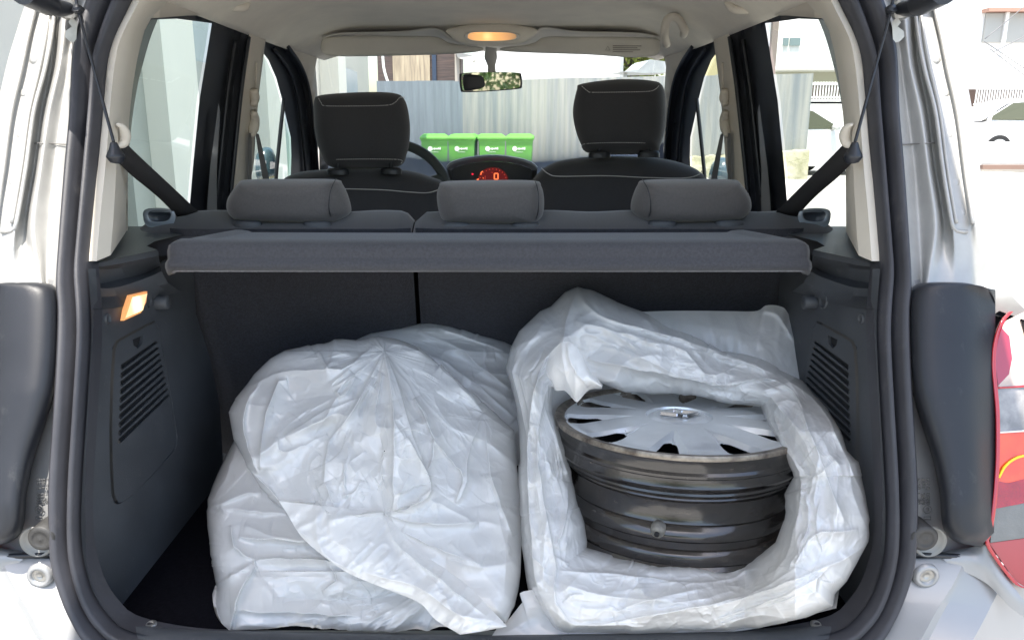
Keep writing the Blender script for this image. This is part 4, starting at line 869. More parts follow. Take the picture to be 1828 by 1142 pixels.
# rear bag behind the heap
o1 = z5([(500, 110), (590, 70), (700, 50), (800, 33), (850, 42), (920, 60), (1060, 100), (1150, 150), (1180, 300), (1170, 460), (1120, 520), (1000, 560), (700, 500), (520, 300)])
cs = [(z5([(760, 60), (900, 120), (980, 190), (1090, 270)]), .010, 20, 1), (z5([(830, 50), (950, 90), (1060, 130)]), .006, 14, 1), (z5([(700, 110), (850, 170), (1000, 280), (1100, 370)]), .012, 22, -1), (z5([(950, 230), (1090, 300)]), .006, 9, 0), (z5([(1000, 100), (1000, 200), (1080, 260)]), .005, 10, 0)]
b = polar_bag('plastic_bag', None, o1, None, z5([(880, 300)])[0], lambda X, Y: YL(X, Y)+.07, cs, M_film, n=420, nr=110, rnd=40, seed=5, flowc=z5([(600, 60)])[0], fac=((70, .006), (30, .002)), edge=.03)
tag(b, 'white plastic bag at the back, slumped between the left heap and the open bag', 'plastic bag', 'white plastic bags in the boot')
# lower bag of the left heap
o2 = z5([(120, 440), (60, 560), (20, 650), (18, 720), (25, 840), (40, 960), (38, 1020), (60, 1090), (85, 1128), (200, 1122), (500, 1120), (800, 1128), (1000, 1108), (1050, 900), (900, 600), (500, 420), (250, 400)])
cs = [(z5([(180, 870), (240, 855), (440, 865), (560, 900)]), .016, 16, -1), (z5([(190, 880), (130, 980), (110, 1060), (90, 1130)]), .014, 12, -1), (z5([(100, 740), (110, 800), (140, 840), (190, 860)]), .010, 7, 0), (z5([(130, 780), (260, 790), (400, 800)]), .012, 14, 1),
      (z5([(20, 690), (120, 640), (210, 625)]), .008, 14, 1), (z5([(60, 680), (160, 690), (300, 700)]), .006, 12, 1), (z5([(150, 740), (260, 780), (370, 795)]), .006, 9, 0), (z5([(100, 1040), (300, 1045), (560, 1060)]), .010, 22, 1), (z5([(250, 990), (450, 1000), (700, 990)]), -.008, 20, 0), (z5([(120, 1090), (350, 1100), (700, 1110)]), .006, 14, 0), (z5([(440, 870), (470, 930), (420, 970)]), .007, 9, 1), (z5([(40, 960), (130, 900), (190, 870)]), .008, 14, -1), (z5([(120, 460), (90, 560), (30, 660)]), .006, 10, 0), (z5([(650, 1120), (740, 1050), (780, 1010)]), .008, 12, 0)]
b = polar_bag('plastic_bag', None, o2, None, z5([(480, 860)])[0], lambda X, Y: YL(X, Y)+.015+.02*np.clip((900-Y)/200, 0, 1), cs, M_film, n=640, nr=170, rnd=90, seed=9, flowc=z5([(900, 900)])[0], fac=((90, .012), (38, .003)), edge=.06)
tag(b, 'white plastic bag at the bottom of the left heap, folded flat on the sill', 'plastic bag', 'white plastic bags in the boot')
# upper bag of the left heap
o3 = z5([(90, 343), (115, 300), (180, 210), (240, 155), (290, 128), (400, 105), (462, 84), (540, 92), (620, 78), (680, 90), (760, 120), (830, 180), (900, 240), (1000, 330), (1095, 410), (1105, 520), (1115, 620), (1117, 780), (1112, 900), (1095, 1020), (1070, 1082), (1000, 1075), (820, 930), (700, 830), (560, 740), (430, 790), (410, 828), (340, 760), (290, 690), (200, 610), (150, 530), (105, 440)])
k = 1
cs = [(z5([(640, 130), (668, 300), (672, 520), (668, 690)]), .022, 26, 1), (z5([(620, 200), (520, 350), (440, 470), (432, 580), (400, 615)]), .016, 22, 1), (z5([(600, 260), (440, 470), (420, 600)]), -.006, 14, 0), (z5([(650, 150), (700, 300), (740, 430), (800, 590)]), .012, 20, -1),
      (z5([(640, 100), (760, 130), (900, 250), (985, 345)]), .012, 24, 1), (z5([(985, 345), (1050, 390), (1095, 415)]), .008, 14, 0), (z5([(985, 345), (935, 480), (925, 600), (890, 665)]), .012, 20, -1), (z5([(990, 370), (1012, 560), (1060, 700), (1090, 780)]), .012, 20, 1),
      (z5([(745, 295), (810, 430), (805, 520), (790, 560)]), .014, 12, 1), (z5([(720, 430), (770, 520), (800, 590), (790, 640), (700, 680), (640, 695)]), .016, 14, -1), (z5([(810, 440), (910, 560), (905, 620), (890, 660)]), .008, 9, 1),
      (z5([(570, 290), (430, 340), (290, 430)]), .010, 16, 1), (z5([(470, 290), (350, 350), (265, 430)]), .007, 12, 0), (z5([(265, 430), (280, 480), (340, 470), (440, 420)]), .008, 14, -1), (z5([(300, 230), (260, 250), (215, 400), (203, 545)]), .014, 14, 1), (z5([(205, 235), (150, 340), (160, 460), (200, 560)]), .012, 16, -1),
      (z5([(460, 90), (440, 190), (300, 200), (150, 260)]), .008, 18, 1), (z5([(410, 130), (450, 190), (520, 180), (600, 110)]), .010, 16, -1), (z5([(530, 205), (475, 275), (500, 285), (540, 220)]), .010, 8, 0), (z5([(600, 110), (640, 130), (600, 220)]), .008, 14, 0), (z5([(655, 705), (780, 735), (970, 730)]), .012, 16, 1), (z5([(700, 760), (850, 830), (980, 880)]), .010, 20, 1),
      (z5([(860, 860), (980, 885), (1112, 870)]), .008, 12, 0), (z5([(985, 885), (900, 830), (870, 800)]), .005, 8, 0), (z5([(820, 600), (740, 670), (660, 700)]), .010, 10, 1), (z5([(400, 660), (470, 705), (640, 695)]), .018, 14, -1), (z5([(430, 590), (450, 640), (475, 700)]), .008, 9, 0), (z5([(270, 655), (400, 660)]), .012, 8, 1), (z5([(150, 530), (260, 640), (400, 825)]), .012, 12, -1),
      (z5([(1000, 560), (1060, 800), (1060, 1000)]), .006, 18, 0), (z5([(820, 160), (930, 270), (985, 345)]), .005, 9, 0), (z5([(700, 120), (830, 170)]), .006, 14, 0), (z5([(540, 560), (520, 520), (575, 480)]), .003, 6, 0), (z5([(670, 640), (760, 600), (800, 600)]), .006, 8, 1), (z5([(730, 560), (690, 640), (680, 690)]), .006, 9, 0), (z5([(800, 650), (900, 700), (960, 740)]), .006, 12, 0)]
b = polar_bag('plastic_bag', None, o3, None, z5([(640, 480)])[0], lambda X, Y: YL(X, Y)-.03-.05*np.exp(-((X-690)/110)**2-((Y-790)/120)**2), cs, M_film, n=900, nr=240, rnd=150, seed=3, flowc=z5([(640, 130)])[0], fac=((80, .014), (34, .003)), edge=.05)
# twisted tail sheet hanging down
tail = G(); La = z5([(270, 655), (300, 700), (350, 780), (430, 850), (520, 910), (640, 960), (760, 1010), (820, 1070), (905, 1122)]); Lb = z5([(640, 695), (700, 760), (760, 830), (850, 890), (930, 950), (1000, 1020), (1062, 1085), (1060, 1095), (1000, 1108)])
nu, nv = 160, 90; A_ = cr_resample(np.array(La), nu); B_ = cr_resample(np.array(Lb), nu); T_ = np.linspace(0, 1, nv)[:, None, None]; Q = A_[None]*(1-T_)+B_[None]*T_; X, Y = Q[..., 0], Q[..., 1]; H = np.zeros(X.shape)
for c_ in [(z5([(400, 660), (420, 830), (560, 920)]), .008, 12, 0), (z5([(640, 700), (680, 800), (820, 920), (1000, 1060)]), .012, 16, 1), (z5([(440, 720), (600, 700), (640, 700)]), .010, 14, 0), (z5([(560, 900), (760, 960), (900, 1050), (1050, 1085)]), .008, 22, 1), (z5([(780, 880), (800, 920), (840, 970)]), .005, 8, 0), (z5([(840, 960), (880, 1040), (950, 1080)]), .006, 10, 0)]: crease(H, X, Y, *c_)
H += ridges((X+Y)*.7, (Y-X)*.7, 61, oct=((44, .006), (18, .0025), (9, .001)))+facets(X, Y, 55, .005, 77)+.014*np.sin(np.pi*T_[..., 0])
Yd = YL(X, Y)-.052-H; dirs = cf+((X-CX)/FPX)[..., None]*cr+((CY-Y)/FPX)[..., None]*cu; P = CAM+dirs*(Yd/dirs[..., 1])[..., None]
tail.add(P.reshape(-1, 3), gridfaces(nv, nu)); 
me = b.data; tl_ = obj('bag_flap', tail, M_film, b)
tag(b, 'large crumpled white plastic bag on top of the left heap, its end twisted down', 'plastic bag', 'white plastic bags in the boot')
# right bag, opened round the wheel
o4 = z6([(60, 215), (85, 165), (150, 100), (185, 85), (230, 40), (270, 22), (320, 35), (430, 85), (480, 105), (560, 150), (640, 180), (730, 225), (850, 245), (900, 275), (985, 320), (1030, 370), (1060, 400), (1110, 480), (1130, 540), (1170, 580), (1180, 640), (1198, 760), (1195, 830), (1170, 890), (1130, 960), (1092, 1000), (1085, 1040), (1000, 1075), (830, 1105), (600, 1125), (400, 1135), (230, 1135), (190, 1115), (150, 1060), (110, 980), (102, 900), (90, 800), (88, 650), (85, 480), (75, 400), (60, 330), (42, 280)])
i4 = z6([(187, 390), (192, 345), (240, 335), (345, 325), (420, 355), (560, 368), (640, 368), (720, 385), (800, 398), (850, 402), (862, 440), (885, 490), (920, 545), (938, 590), (960, 625), (930, 680), (925, 760), (895, 830), (820, 885), (735, 915), (640, 905), (500, 895), (400, 880), (296, 850), (298, 830), (290, 770), (265, 700), (245, 620), (235, 540), (205, 470), (187, 420)])
YR = lambda X, Y: .865+.45*np.clip((1125-Y)/600, 0, 1.3)**1.15-.10*np.clip((X-1330)/90, 0, 1)*np.clip((Y-680)/90, 0, 1)
cs = [(z6([(270, 25), (225, 150), (220, 240), (150, 300), (120, 420), (110, 600), (120, 800), (150, 1000), (230, 1130)]), .020, 24, 1), (z6([(180, 300), (140, 500), (160, 700), (200, 920), (190, 1000), (260, 1120)]), .012, 16, -1), (z6([(60, 260), (70, 400), (90, 600), (100, 850)]), .008, 12, 0),
      (z6([(270, 40), (330, 110), (470, 150), (640, 200), (800, 260), (900, 300)]), .016, 20, 1), (z6([(260, 130), (420, 170), (600, 220), (680, 300), (800, 260)]), .012, 18, -1), (z6([(300, 250), (450, 280), (600, 310), (740, 335)]), .016, 16, 1), (z6([(280, 110), (290, 160), (400, 210), (560, 290)]), .009, 14, 0), (z6([(740, 335), (860, 310), (960, 360), (1000, 470)]), .012, 14, 1), (z6([(430, 90), (560, 170), (700, 230)]), .008, 12, 0), (z6([(480, 190), (560, 210), (700, 230), (760, 260)]), .006, 10, 0),
      (z6([(850, 400), (950, 380), (1000, 470), (1050, 600), (1120, 780)]), .016, 20, -1), (z6([(900, 290), (1040, 400), (1120, 560), (1180, 700)]), .012, 20, 1), (z6([(890, 490), (980, 640), (930, 880), (860, 940)]), .016, 18, 1), (z6([(985, 650), (1030, 620), (1100, 560)]), .007, 10, 0), (z6([(990, 660), (1000, 780), (940, 920)]), .010, 14, -1), (z6([(1160, 790), (1020, 810), (960, 900)]), .014, 12, 1), (z6([(1190, 840), (1100, 890), (900, 970), (700, 1040)]), .012, 20, 1), (z6([(1050, 930), (950, 990), (850, 1030), (700, 1080)]), .010, 16, 1), (z6([(980, 900), (800, 1000), (500, 1060), (300, 1100)]), .012, 20, 1), (z6([(210, 920), (400, 935), (640, 960), (740, 950)]), .010, 16, -1), (z6([(200, 960), (360, 1000), (600, 1020), (780, 980)]), .008, 14, 0), (z6([(380, 1060), (470, 1020), (700, 970)]), .008, 10, 0), (z6([(240, 640), (230, 760), (200, 850)]), .010, 12, -1), (z6([(190, 390), (200, 500), (240, 620)]), .008, 8, 0), (z6([(60, 220), (130, 180), (160, 130)]), .006, 10, 0), (z6([(250, 200), (170, 250), (130, 350)]), .014, 12, -1), (z6([(1130, 560), (1150, 700), (1190, 790)]), .008, 12, 0), (z6([(1100, 860), (1140, 900), (1100, 980)]), .006, 10, 0)]
def keep_floor(X, Y, Yd):                   # inner lower lip slides under the wheel
    return Yd
rb = polar_bag('plastic_bag', None, o4, i4, (1220, 850), YR, cs, film_mat('ring_film', .36, .07), n=1300, nr=110, rnd=330, seed=21, flowc='tan', fac=((58, .011), (26, .0035)), edge=.05, tube=.032, inedge=.035, stretch=2.0, rh=(.002, .006))
# smooth back flap, hanging curl, floor film
def sheet(name, La, Lb, Ya, Yb, cr_, m, nu=120, nv=60, f=((60, .005),), bul=.01, seed=3, jit=0):
    A_ = cr_resample(np.array(La), nu); B_ = cr_resample(np.array(Lb), nu); T_ = np.linspace(0, 1, nv)[:, None, None]; Q = A_[None]*(1-T_)+B_[None]*T_; X, Y = Q[..., 0], Q[..., 1]; H = np.zeros(X.shape)
    for c_ in cr_: crease(H, X, Y, *c_)
    for sc, am in f: H += facets(X, Y, sc, am, seed)
    H += ridges(X, Y, seed+50, oct=((50, .007), (22, .003), (10, .001)), st=2.5)*(bul > 0)
    ya = np.interp(np.linspace(0, 1, nu), np.linspace(0, 1, len(Ya)), Ya); yb = np.interp(np.linspace(0, 1, nu), np.linspace(0, 1, len(Yb)), Yb)
    t = T_[..., 0]; Yd = ya[None]*(1-t)+yb[None]*t-H-bul*np.sin(np.pi*t); dirs = cf+((X-CX)/FPX)[..., None]*cr+((CY-Y)/FPX)[..., None]*cu; P = CAM+dirs*(Yd/dirs[..., 1])[..., None]; P[..., 2] = np.maximum(P[..., 2], .559)
    g = G(); g.add(P.reshape(-1, 3), gridfaces(nv, nu)); return g
g = sheet('f', z6([(465, 100), (600, 97), (740, 98), (835, 98), (868, 80), (915, 84), (940, 110), (1000, 220), (1060, 330), (1110, 440), (1135, 560)]), z6([(500, 200), (620, 240), (760, 290), (850, 320), (900, 330), (950, 360), (980, 400), (1010, 460), (1040, 520), (1080, 590), (1120, 640)]), [1.32, 1.32, 1.31, 1.26, 1.17], [1.28, 1.26, 1.22, 1.18, 1.12], [(z6([(840, 100), (900, 110), (960, 200)]), .008, 10, 1), (z6([(880, 82), (930, 150), (1000, 300), (1080, 450)]), .006, 14, 0), (z6([(600, 140), (800, 170), (900, 260)]), .005, 30, 0)], None)
obj('back_flap', g, M_film2, rb)
g = sheet('c', z6([(165, 290), (180, 235), (215, 200), (240, 195), (258, 205), (285, 240), (310, 290), (348, 332)]), z6([(190, 330), (200, 350), (230, 352), (262, 385), (275, 380), (300, 352), (318, 345), (345, 345)]), [1.10, 1.06, 1.04], [1.10, 1.05, 1.05], [(z6([(235, 200), (250, 270), (300, 340)]), .012, 9, 1), (z6([(220, 200), (225, 280), (260, 375)]), .008, 9, 0), (z6([(180, 250), (230, 300)]), .006, 8, 0)], None, 80, 50, bul=.02)
obj('curled_corner', g, M_film, rb)
g = sheet('d', z6([(15, 1100), (50, 1075), (95, 1020), (140, 980), (700, 960), (1100, 980)]), z6([(-5, 1130), (120, 1138), (420, 1132), (800, 1110), (1090, 1040)]), [.90, .93, .95, .95], [.868, .868, .87], [(z6([(40, 1120), (140, 1060)]), .004, 8, 0)], None, 120, 30, bul=.0)
g2 = sheet('e', z6([(150, 300), (300, 260), (600, 280), (900, 330), (960, 420)]), z6([(170, 560), (300, 480), (600, 460), (860, 520), (940, 600)]), [1.26, 1.35, 1.37, 1.35, 1.25], [1.16, 1.35, 1.37, 1.34, 1.20], [], None, 120, 30, bul=.0)
obj('inner_film', g2, M_film, rb)
obj('floor_film', g, M_film, rb)
tag(rb, 'opened white plastic bag bunched in a ring around the bare wheel', 'plastic bag', 'white plastic bags in the boot')
# ================================================================ OUTSIDE
def P3(px_, py_, Y): return at(px_, py_, Y)
M_bin = mat('bin_green', (.13, .42, .06), .45, noise_=.08, nscale=3); M_white = mat('bin_print', (.85, .9, .85), .6)
def make_bin():
    r = empty('wheelie_bin', (0, 0, 0)); g = G()
    pr = [(.24, .28, .10), (.27, .33, .96), (.285, .345, .965), (.285, .345, 1.0)]
    V = []
    for hx, hy, z in pr:
        for (sx, sy) in ((-1, -1), (1, -1), (1, 1), (-1, 1)): V.append((sx*hx, sy*hy, z))
    g.add(V, gridfaces(4, 4, cv=True)+[(3, 2, 1, 0)]); obj('body', g, M_bin, r, smooth=False, bevel=.015)
    g = G(); V = [(-.30, -.37, .985), (.30, -.37, .985), (.30, .36, .985), (-.30, .36, .985), (-.30, -.37, 1.03), (.30, -.37, 1.03), (.30, .36, 1.05), (-.30, .36, 1.05), (-.22, -.2, 1.09), (.22, -.2, 1.09), (.22, .3, 1.10), (-.22, .3, 1.10)]
    g.add(V, gridfaces(3, 4, cv=True)+[(8, 9, 10, 11), (3, 2, 1, 0)]); g.box((-.24, .38, 1.05), (.06, .06, .05)); g.box((.24, .38, 1.05), (.06, .06, .05)); obj('lid', g, M_bin, r, smooth=False, bevel=.012)
    g = G(); P = [(-.09+.05*math.cos(a), -.325, .80+.05*math.sin(a)) for a in np.linspace(0, 6.28, 20, endpoint=False)]; g.add(P, [tuple(range(20))]); g.box((.04, -.326, .80), (.15, .004, .022)); 
    for x, h in ((.0, .045), (.04, .03), (.08, .04), (.115, .05)): g.box((x, -.328, .80+(.006 if x > .05 else 0)), (.022, .004, h))
    g.box((.0, -.323, .735), (.16, .004, .008)); obj('logo', g, M_white, r, smooth=False)
    for s_ in (-1, 1):
        g = G(); g.tube([(s_*.27, .30, .1), (s_*.31, .30, .1)], .1, 0, 20); obj('wheel', g, M_dark, r, smooth=False)
    return r
bn = make_bin(); labs = ['green wheelie bin at the left end of the row, beside the steering wheel', 'green wheelie bin second from the left in the row by the fence', 'green wheelie bin third from the left in the row by the fence', 'green wheelie bin at the right end of the row, next to pale fence']
for k, x in enumerate((775.5, 827, 877.5, 928)):
    if k == 0: o = bn
    else:
        o = bn.copy(); COL.objects.link(o)
        for c in [q for q in bn.children]: d = c.copy(); COL.objects.link(d); d.parent = o
    p = at(x, 241, 16.6); o.location = (p[0], 16.6, 0); o.rotation_euler = (0, 0, R((4, -5, 2, -4)[k])); tag(o, labs[k], 'bin', 'green bins in a row')
# fences (corrugated sheet)
def corr(name, P0, P1, z0, z1, m, lab, amp=.009, per=.15, ragged=.02, seed=1):
    rs = np.random.RandomState(seed); P0 = np.array(P0); P1 = np.array(P1); L = np.linalg.norm(P1-P0); n = int(L/per*8); t = np.linspace(0, 1, n); d = (P1-P0)/L; nn = np.array([-d[1], d[0]])
    zb = np.interp(t, [0, 1], z0) if not np.isscalar(z0) else np.full(n, z0); V = []; sh_ = np.repeat(rs.rand(n//48+2), 48)[:n]*ragged
    for row in range(3):
        for i in range(n):
            w = max(-.7, min(.7, math.sin(t[i]*L/per*2*math.pi)*1.4)); q = P0+(P1-P0)*t[i]+nn*amp*w; z = zb[i]+(z1[0]*(1-t[i])+z1[1]*t[i]+sh_[i]-zb[i])*row/2; V.append((q[0], q[1], z))
    g = G(); g.add(V, gridfaces(3, n)); o = obj(name, g, m); tag(o, lab, 'fence'); return o
M_fb = mat('fence_shaded_grey', (.19, .225, .26), .55, .1, noise_=.12, nscale=1.5, stretch=(6, 6, .4)); M_fp = mat('fence_sunlit_pale', (.36, .36, .335), .6, .1, col2=(.21, .235, .25), nscale=1.0, stretch=(7, 7, .30))  # left section carries shade in its colour, right section sunlight and stains
fp = lambda x, Y: at(x, 200, Y)[:2]
corr('sheet_fence', fp(674, 18.3), fp(826, 17.95), .25, (2.24, 2.22), M_fb, 'corrugated metal fence coloured blue-grey as in shade, behind the left bins, under the dark shed')
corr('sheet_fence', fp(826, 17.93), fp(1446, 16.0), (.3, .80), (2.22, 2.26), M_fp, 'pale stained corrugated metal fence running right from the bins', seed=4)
M_stone = mat('base_stone', (.40, .38, .30), .9, col2=(.20, .20, .12), nscale=3, bump=.8, bscale=12, bdist=.03)
g = G(); a = fp(985, 17.3); b_ = fp(1450, 15.9); d = (b_-a); ang = math.atan2(d[1], d[0]); L = np.linalg.norm(d); n = 60; V = []
for row, (dy, hz) in enumerate(((-.25, 0), (-.22, .95), (-.10, 1.0), (.15, 1.0))):
    for i in range(n): t = i/(n-1); q = a+d*t; h = (.42+.38*t)*hz+ (.02*math.sin(i*1.7) if hz else 0); V.append((q[0]-math.sin(ang)*dy, q[1]+math.cos(ang)*dy, h))
g.add(V, gridfaces(4, n)); tag(obj('stone_base_wall', g, M_stone), 'low weathered stone wall under the pale metal fence', 'wall')
# weeds along the wall foot
g = G(); rs = np.random.RandomState(2)
for k in range(1500):
    t = rs.rand(); q = a+d*t+np.array([0, -.35-rs.rand()*.4]); h = .05+rs.rand()*.25; a_ = rs.rand()*6.28; w = .012; z0 = 0
    g.add([(q[0]-w*math.cos(a_), q[1]-w*math.sin(a_), 0), (q[0]+w*math.cos(a_), q[1]+w*math.sin(a_), 0), (q[0]+rs.randn()*.08, q[1]+rs.randn()*.08, h)], [(0, 1, 2)])
tag(obj('weeds', g, mat('weed_leaf', (.16, .18, .05), .8)), 'dry weeds growing along the foot of the stone wall', 'weeds', kind='stuff')
# dark shed over the left fence
p0 = at(675, 150, 21); p1 = at(822, 150, 21)
M_shed = mat('shed_boards', (.055, .045, .045), .8, col2=(.13, .09, .08), nscale=2, stretch=(1, 1, 14)); shed = empty('garden_shed'); tag(shed, 'dark timber shed with pale board door rising behind the shade-toned fence', 'shed')
g = G(); g.box(((p0[0]+p1[0])/2, 22, 2.0), (p1[0]-p0[0], 2, 4.0)); obj('wall', g, M_shed, shed, smooth=False)
q0 = at(701, 108, 20.95); q1 = at(768, 146, 20.95); g = G(); g.box(((q0[0]+q1[0])/2, 20.97, 2.9), (q1[0]-q0[0], .06, 1.5)); obj('board_panel', g, mat('pale_boards', (.50, .42, .30), .8, col2=(.25, .20, .15), nscale=2, stretch=(9, 1, .6)), shed, smooth=False)
q0 = at(771, 108, 20.9); q1 = at(779, 146, 20.9); g = G(); g.box(((q0[0]+q1[0])/2, 20.96, 2.9), (q1[0]-q0[0], .1, 1.6)); obj('door_post', g, mat('navy_post', (.03, .05, .09), .6), shed, smooth=False)
q0 = at(816, 108, 20.9); g = G(); g.box((q0[0], 20.94, 2.2), (.12, .14, 4.4)); obj('corner_board', g, mat('corner_board', (.42, .38, .34), .7), shed, smooth=False)
g = G(); g.tube([at(683, 92, 20.8), at(685, 120, 20.8), at(690, 140, 20.8), at(694, 150, 20.8)], .035, 0, 8, res=10); obj('drain_pipe', g, M_white, shed)
g = G(); V = [at(812, 92, 20.6), at(846, 100, 20.3), at(848, 108, 20.3), at(843, 111, 20.3), at(818, 104, 20.6)]; V2 = [v+np.array([0, 1.5, 0.1]) for v in V]; g.add(V, [tuple(range(5))]); g.loft([V+[V[0]], V2+[V2[0]]], 20, smooth=False); obj('roof_eave', g, mat('eave_white', (.55, .53, .5), .7), shed, smooth=False)
# white building in front centre (behind fence)
M_wall = mat('white_render', (.78, .78, .76), .85, noise_=.03, nscale=1)
wh = empty('white_house'); tag(wh, 'plain white house wall rising behind the pale fence in the windscreen', 'house')
p0 = at(850, 140, 26); p1 = at(1107, 140, 26); g = G(); g.box(((p0[0]+p1[0])/2, 29, 4), (p1[0]-p0[0], 6, 8)); obj('wall', g, M_wall, wh, smooth=False)
g = G(); g.box((p1[0]+.03, 25.98, 4), (.10, .08, 8)); obj('downpipe', g, mat('pipe_grey', (.4, .42, .42), .6), wh, smooth=False)
g = G(); g.box(((p0[0]+p1[0])/2, 29, 8.1), (p1[0]-p0[0]+.8, 6.8, .3)); obj('roof', g, mat('roof_tile', (.3, .14, .1), .8), wh, smooth=False)
# left building: long pale wall with pilasters
lb = empty('long_building'); tag(lb, 'long pale rendered building standing close along the left side of the car', 'building')
M_lw = mat('pale_render', (.54, .52, .45), .85, noise_=.05, nscale=.8); g = G(); g.box((-5.3, 7.3, 3), (6, 15.0, 6)); obj('wall', g, M_lw, lb, smooth=False)
M_pil = mat('pilaster_white', (.80, .77, .66), .8, noise_=.04, nscale=1)
for y0, y1, d_, m_ in ((4.35, 4.62, .06, 'a'), (4.80, 5.16, .10, 'b'), (5.72, 6.6, .05, 'c')):
    g = G(); g.box((-2.30+d_/2, (y0+y1)/2, 2.6 if m_ != 'c' else 1.15), (d_, y1-y0, 5.2 if m_ != 'c' else 1.1)); obj('panel', g, mat('facade_'+m_, {'a': (.16, .19, .20), 'b': (.40, .41, .36), 'c': (.40, .40, .36)}[m_], .5, noise_=.08, nscale=1.5), lb, smooth=False)
for y in (1.6, 5.36, 7.6, 11.0, 14.9):
    g = G(); g.box((-2.20 if y < 14 else -2.50, y, 3), (.28, .55, 6)); obj('pilaster', g, M_pil, lb, smooth=False)
for y in (2.9, 6.5, 9.2, 12.6):
    g = G(); g.box((-2.29, y, 1.35), (.06, 1.5, 1.5)); f = obj('window', g, mat('window_panel', (.38, .43, .44), .25, noise_=.05, nscale=2), lb, smooth=False)
    g = G(); 
    for k in range(9): g.box((-2.25, y+.45, 1.0+k*.08), (.03, .45, .03))
    obj('louvre', g, M_white, f, smooth=False)
g = G(); g.box((-2.1, 7.3, 6.1), (.7, 15.2, .2)); obj('roof', g, mat('roof_edge', (.35, .36, .36), .7), lb, smooth=False)
# right: house with small windows, porch shade
rh_ = empty('rendered_house'); tag(rh_, 'white rendered house with two small upper windows seen through the right rear window', 'house')
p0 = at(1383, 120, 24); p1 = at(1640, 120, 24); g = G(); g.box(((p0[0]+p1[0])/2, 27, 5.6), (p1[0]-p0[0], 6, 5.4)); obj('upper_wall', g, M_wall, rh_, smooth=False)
g = G(); g.box(((p0[0]+p1[0])/2+.1, 27.6, 1.5), (p1[0]-p0[0]-.2, 5.4, 3.0)); obj('lower_wall', g, mat('shaded_render', (.42, .42, .34), .85), rh_, smooth=False)  # darker olive puts the shade below the overhang into the wall colour
for (x0, x1) in ((1399, 1407), (1411, 1428)):
    q0 = at(x0, 68, 23.95); q1 = at(x1, 82, 23.95); g = G(); g.box(((q0[0]+q1[0])/2, 23.98, (q0[2]+q1[2])/2), (abs(q1[0]-q0[0]), .08, abs(q1[2]-q0[2]))); obj('window', g, mat('window_blue', (.18, .24, .25), .2), rh_, smooth=False)
q0 = at(1425, 140, 24.8); q1 = at(1452, 160, 24.8); g = G(); g.box(((q0[0]+q1[0])/2, 24.86, 1.9), (q1[0]-q0[0], .1, 1.2)); obj('door', g, mat('dark_door', (.12, .12, .12), .5), rh_, smooth=False)
g = G(); q = at(1379, 100, 22); g.box((q[0], 22, 3.5), (.16, .16, 7)); tag(obj('utility_pole', g, mat('pole_wood', (.22, .18, .16), .8), smooth=False), 'dark brown post standing left of the house with small windows', 'post')
# far right grey block with big window, cables
fr = empty('grey_block'); tag(fr, 'pale building with a grey glazed upper facade at the far right edge', 'building')
p0 = at(1690, 100, 30); p1 = at(2300, 100, 30); g = G(); g.box(((p0[0]+p1[0])/2, 33, 4.5), (p1[0]-p0[0], 6, 9)); obj('wall', g, M_wall, fr, smooth=False)
q0 = at(1762, 24, 29.9); q1 = at(1900, 76, 29.9); g = G(); g.box(((q0[0]+q1[0])/2, 29.95, (q0[2]+q1[2])/2), (q1[0]-q0[0], .12, q0[2]-q1[2])); w_ = obj('window', g, mat('grey_glazing', (.36, .36, .34), .3), fr, smooth=False)
g = G(); q = at(1796, 50, 29.8); g.box((q[0], 29.85, q[2]), (.12, .1, 1.1)); g.box(((q0[0]+q1[0])/2, 29.8, q0[2]+.08), (q1[0]-q0[0]+.3, .5, .12), 1); obj('frame', g, [M_wall, mat('brown_lintel', (.35, .2, .15), .7)], w_, smooth=False)
for k, (A_, B_) in enumerate((((1758, 70), (1840, 2)), ((1752, 104), (1900, 28)), ((1757, 74), (1900, 168)), ((1768, 88), (1880, 172)))):
    g = G(); g.tube([at(*A_, 20), at((A_[0]+B_[0])/2, (A_[1]+B_[1])/2+1, 20), at(*B_, 20)], .012, 0, 5, res=10); tag(obj('overhead_cable', g, mat('cable_grey', (.15, .15, .15), .7)), ['upper cable rising right in front of the grey glazed facade', 'long cable rising right, crossing below the glazed facade', 'cable falling right from beside the glazed facade', 'lower cable falling steeply towards the railing'][k], 'cable')
# railings
def railing(x0, x1, ytop, ybot, Y, n, lab):
    g = G(); a = at(x0, ytop, Y); b = at(x1, ytop, Y); zb = at(x0, ybot, Y)[2]; r = empty('railing', (0, 0, 0)); tag(r, lab, 'railing')
    g.box(((a[0]+b[0])/2, Y, a[2]), (b[0]-a[0], .06, .06)); g.box(((a[0]+b[0])/2, Y, a[2]-.45), (b[0]-a[0], .05, .05)); g.box(((a[0]+b[0])/2, Y, zb+.05), (b[0]-a[0], .05, .05)); obj('rail', g, M_wall, r, smooth=False)
    for i in range(n):
        g = G(); x = a[0]+(b[0]-a[0])*(i+.5)/n; g.box((x, Y, (a[2]+zb)/2), (.028, .03, a[2]-zb+.1)); obj('bar', g, M_wall, r, smooth=False)
    g = G(); g.box(((a[0]+b[0])/2, Y+.1, zb/2), (b[0]-a[0], .25, zb)); obj('plinth', g, M_wall, r, smooth=False)
    g = G(); g.box(((a[0]+b[0])/2, Y+.5, (a[2]+zb)/2), (b[0]-a[0], .06, a[2]-zb)); obj('screen', g, mat('screen_brown', (.07, .045, .035), .8), r, smooth=False)
railing(1447, 1530, 150, 178, 20, 16, 'white upright railing above the white car in the right rear window')
railing(1742, 1900, 158, 196, 23.5, 34, 'white upright railing at the far right behind the white car')
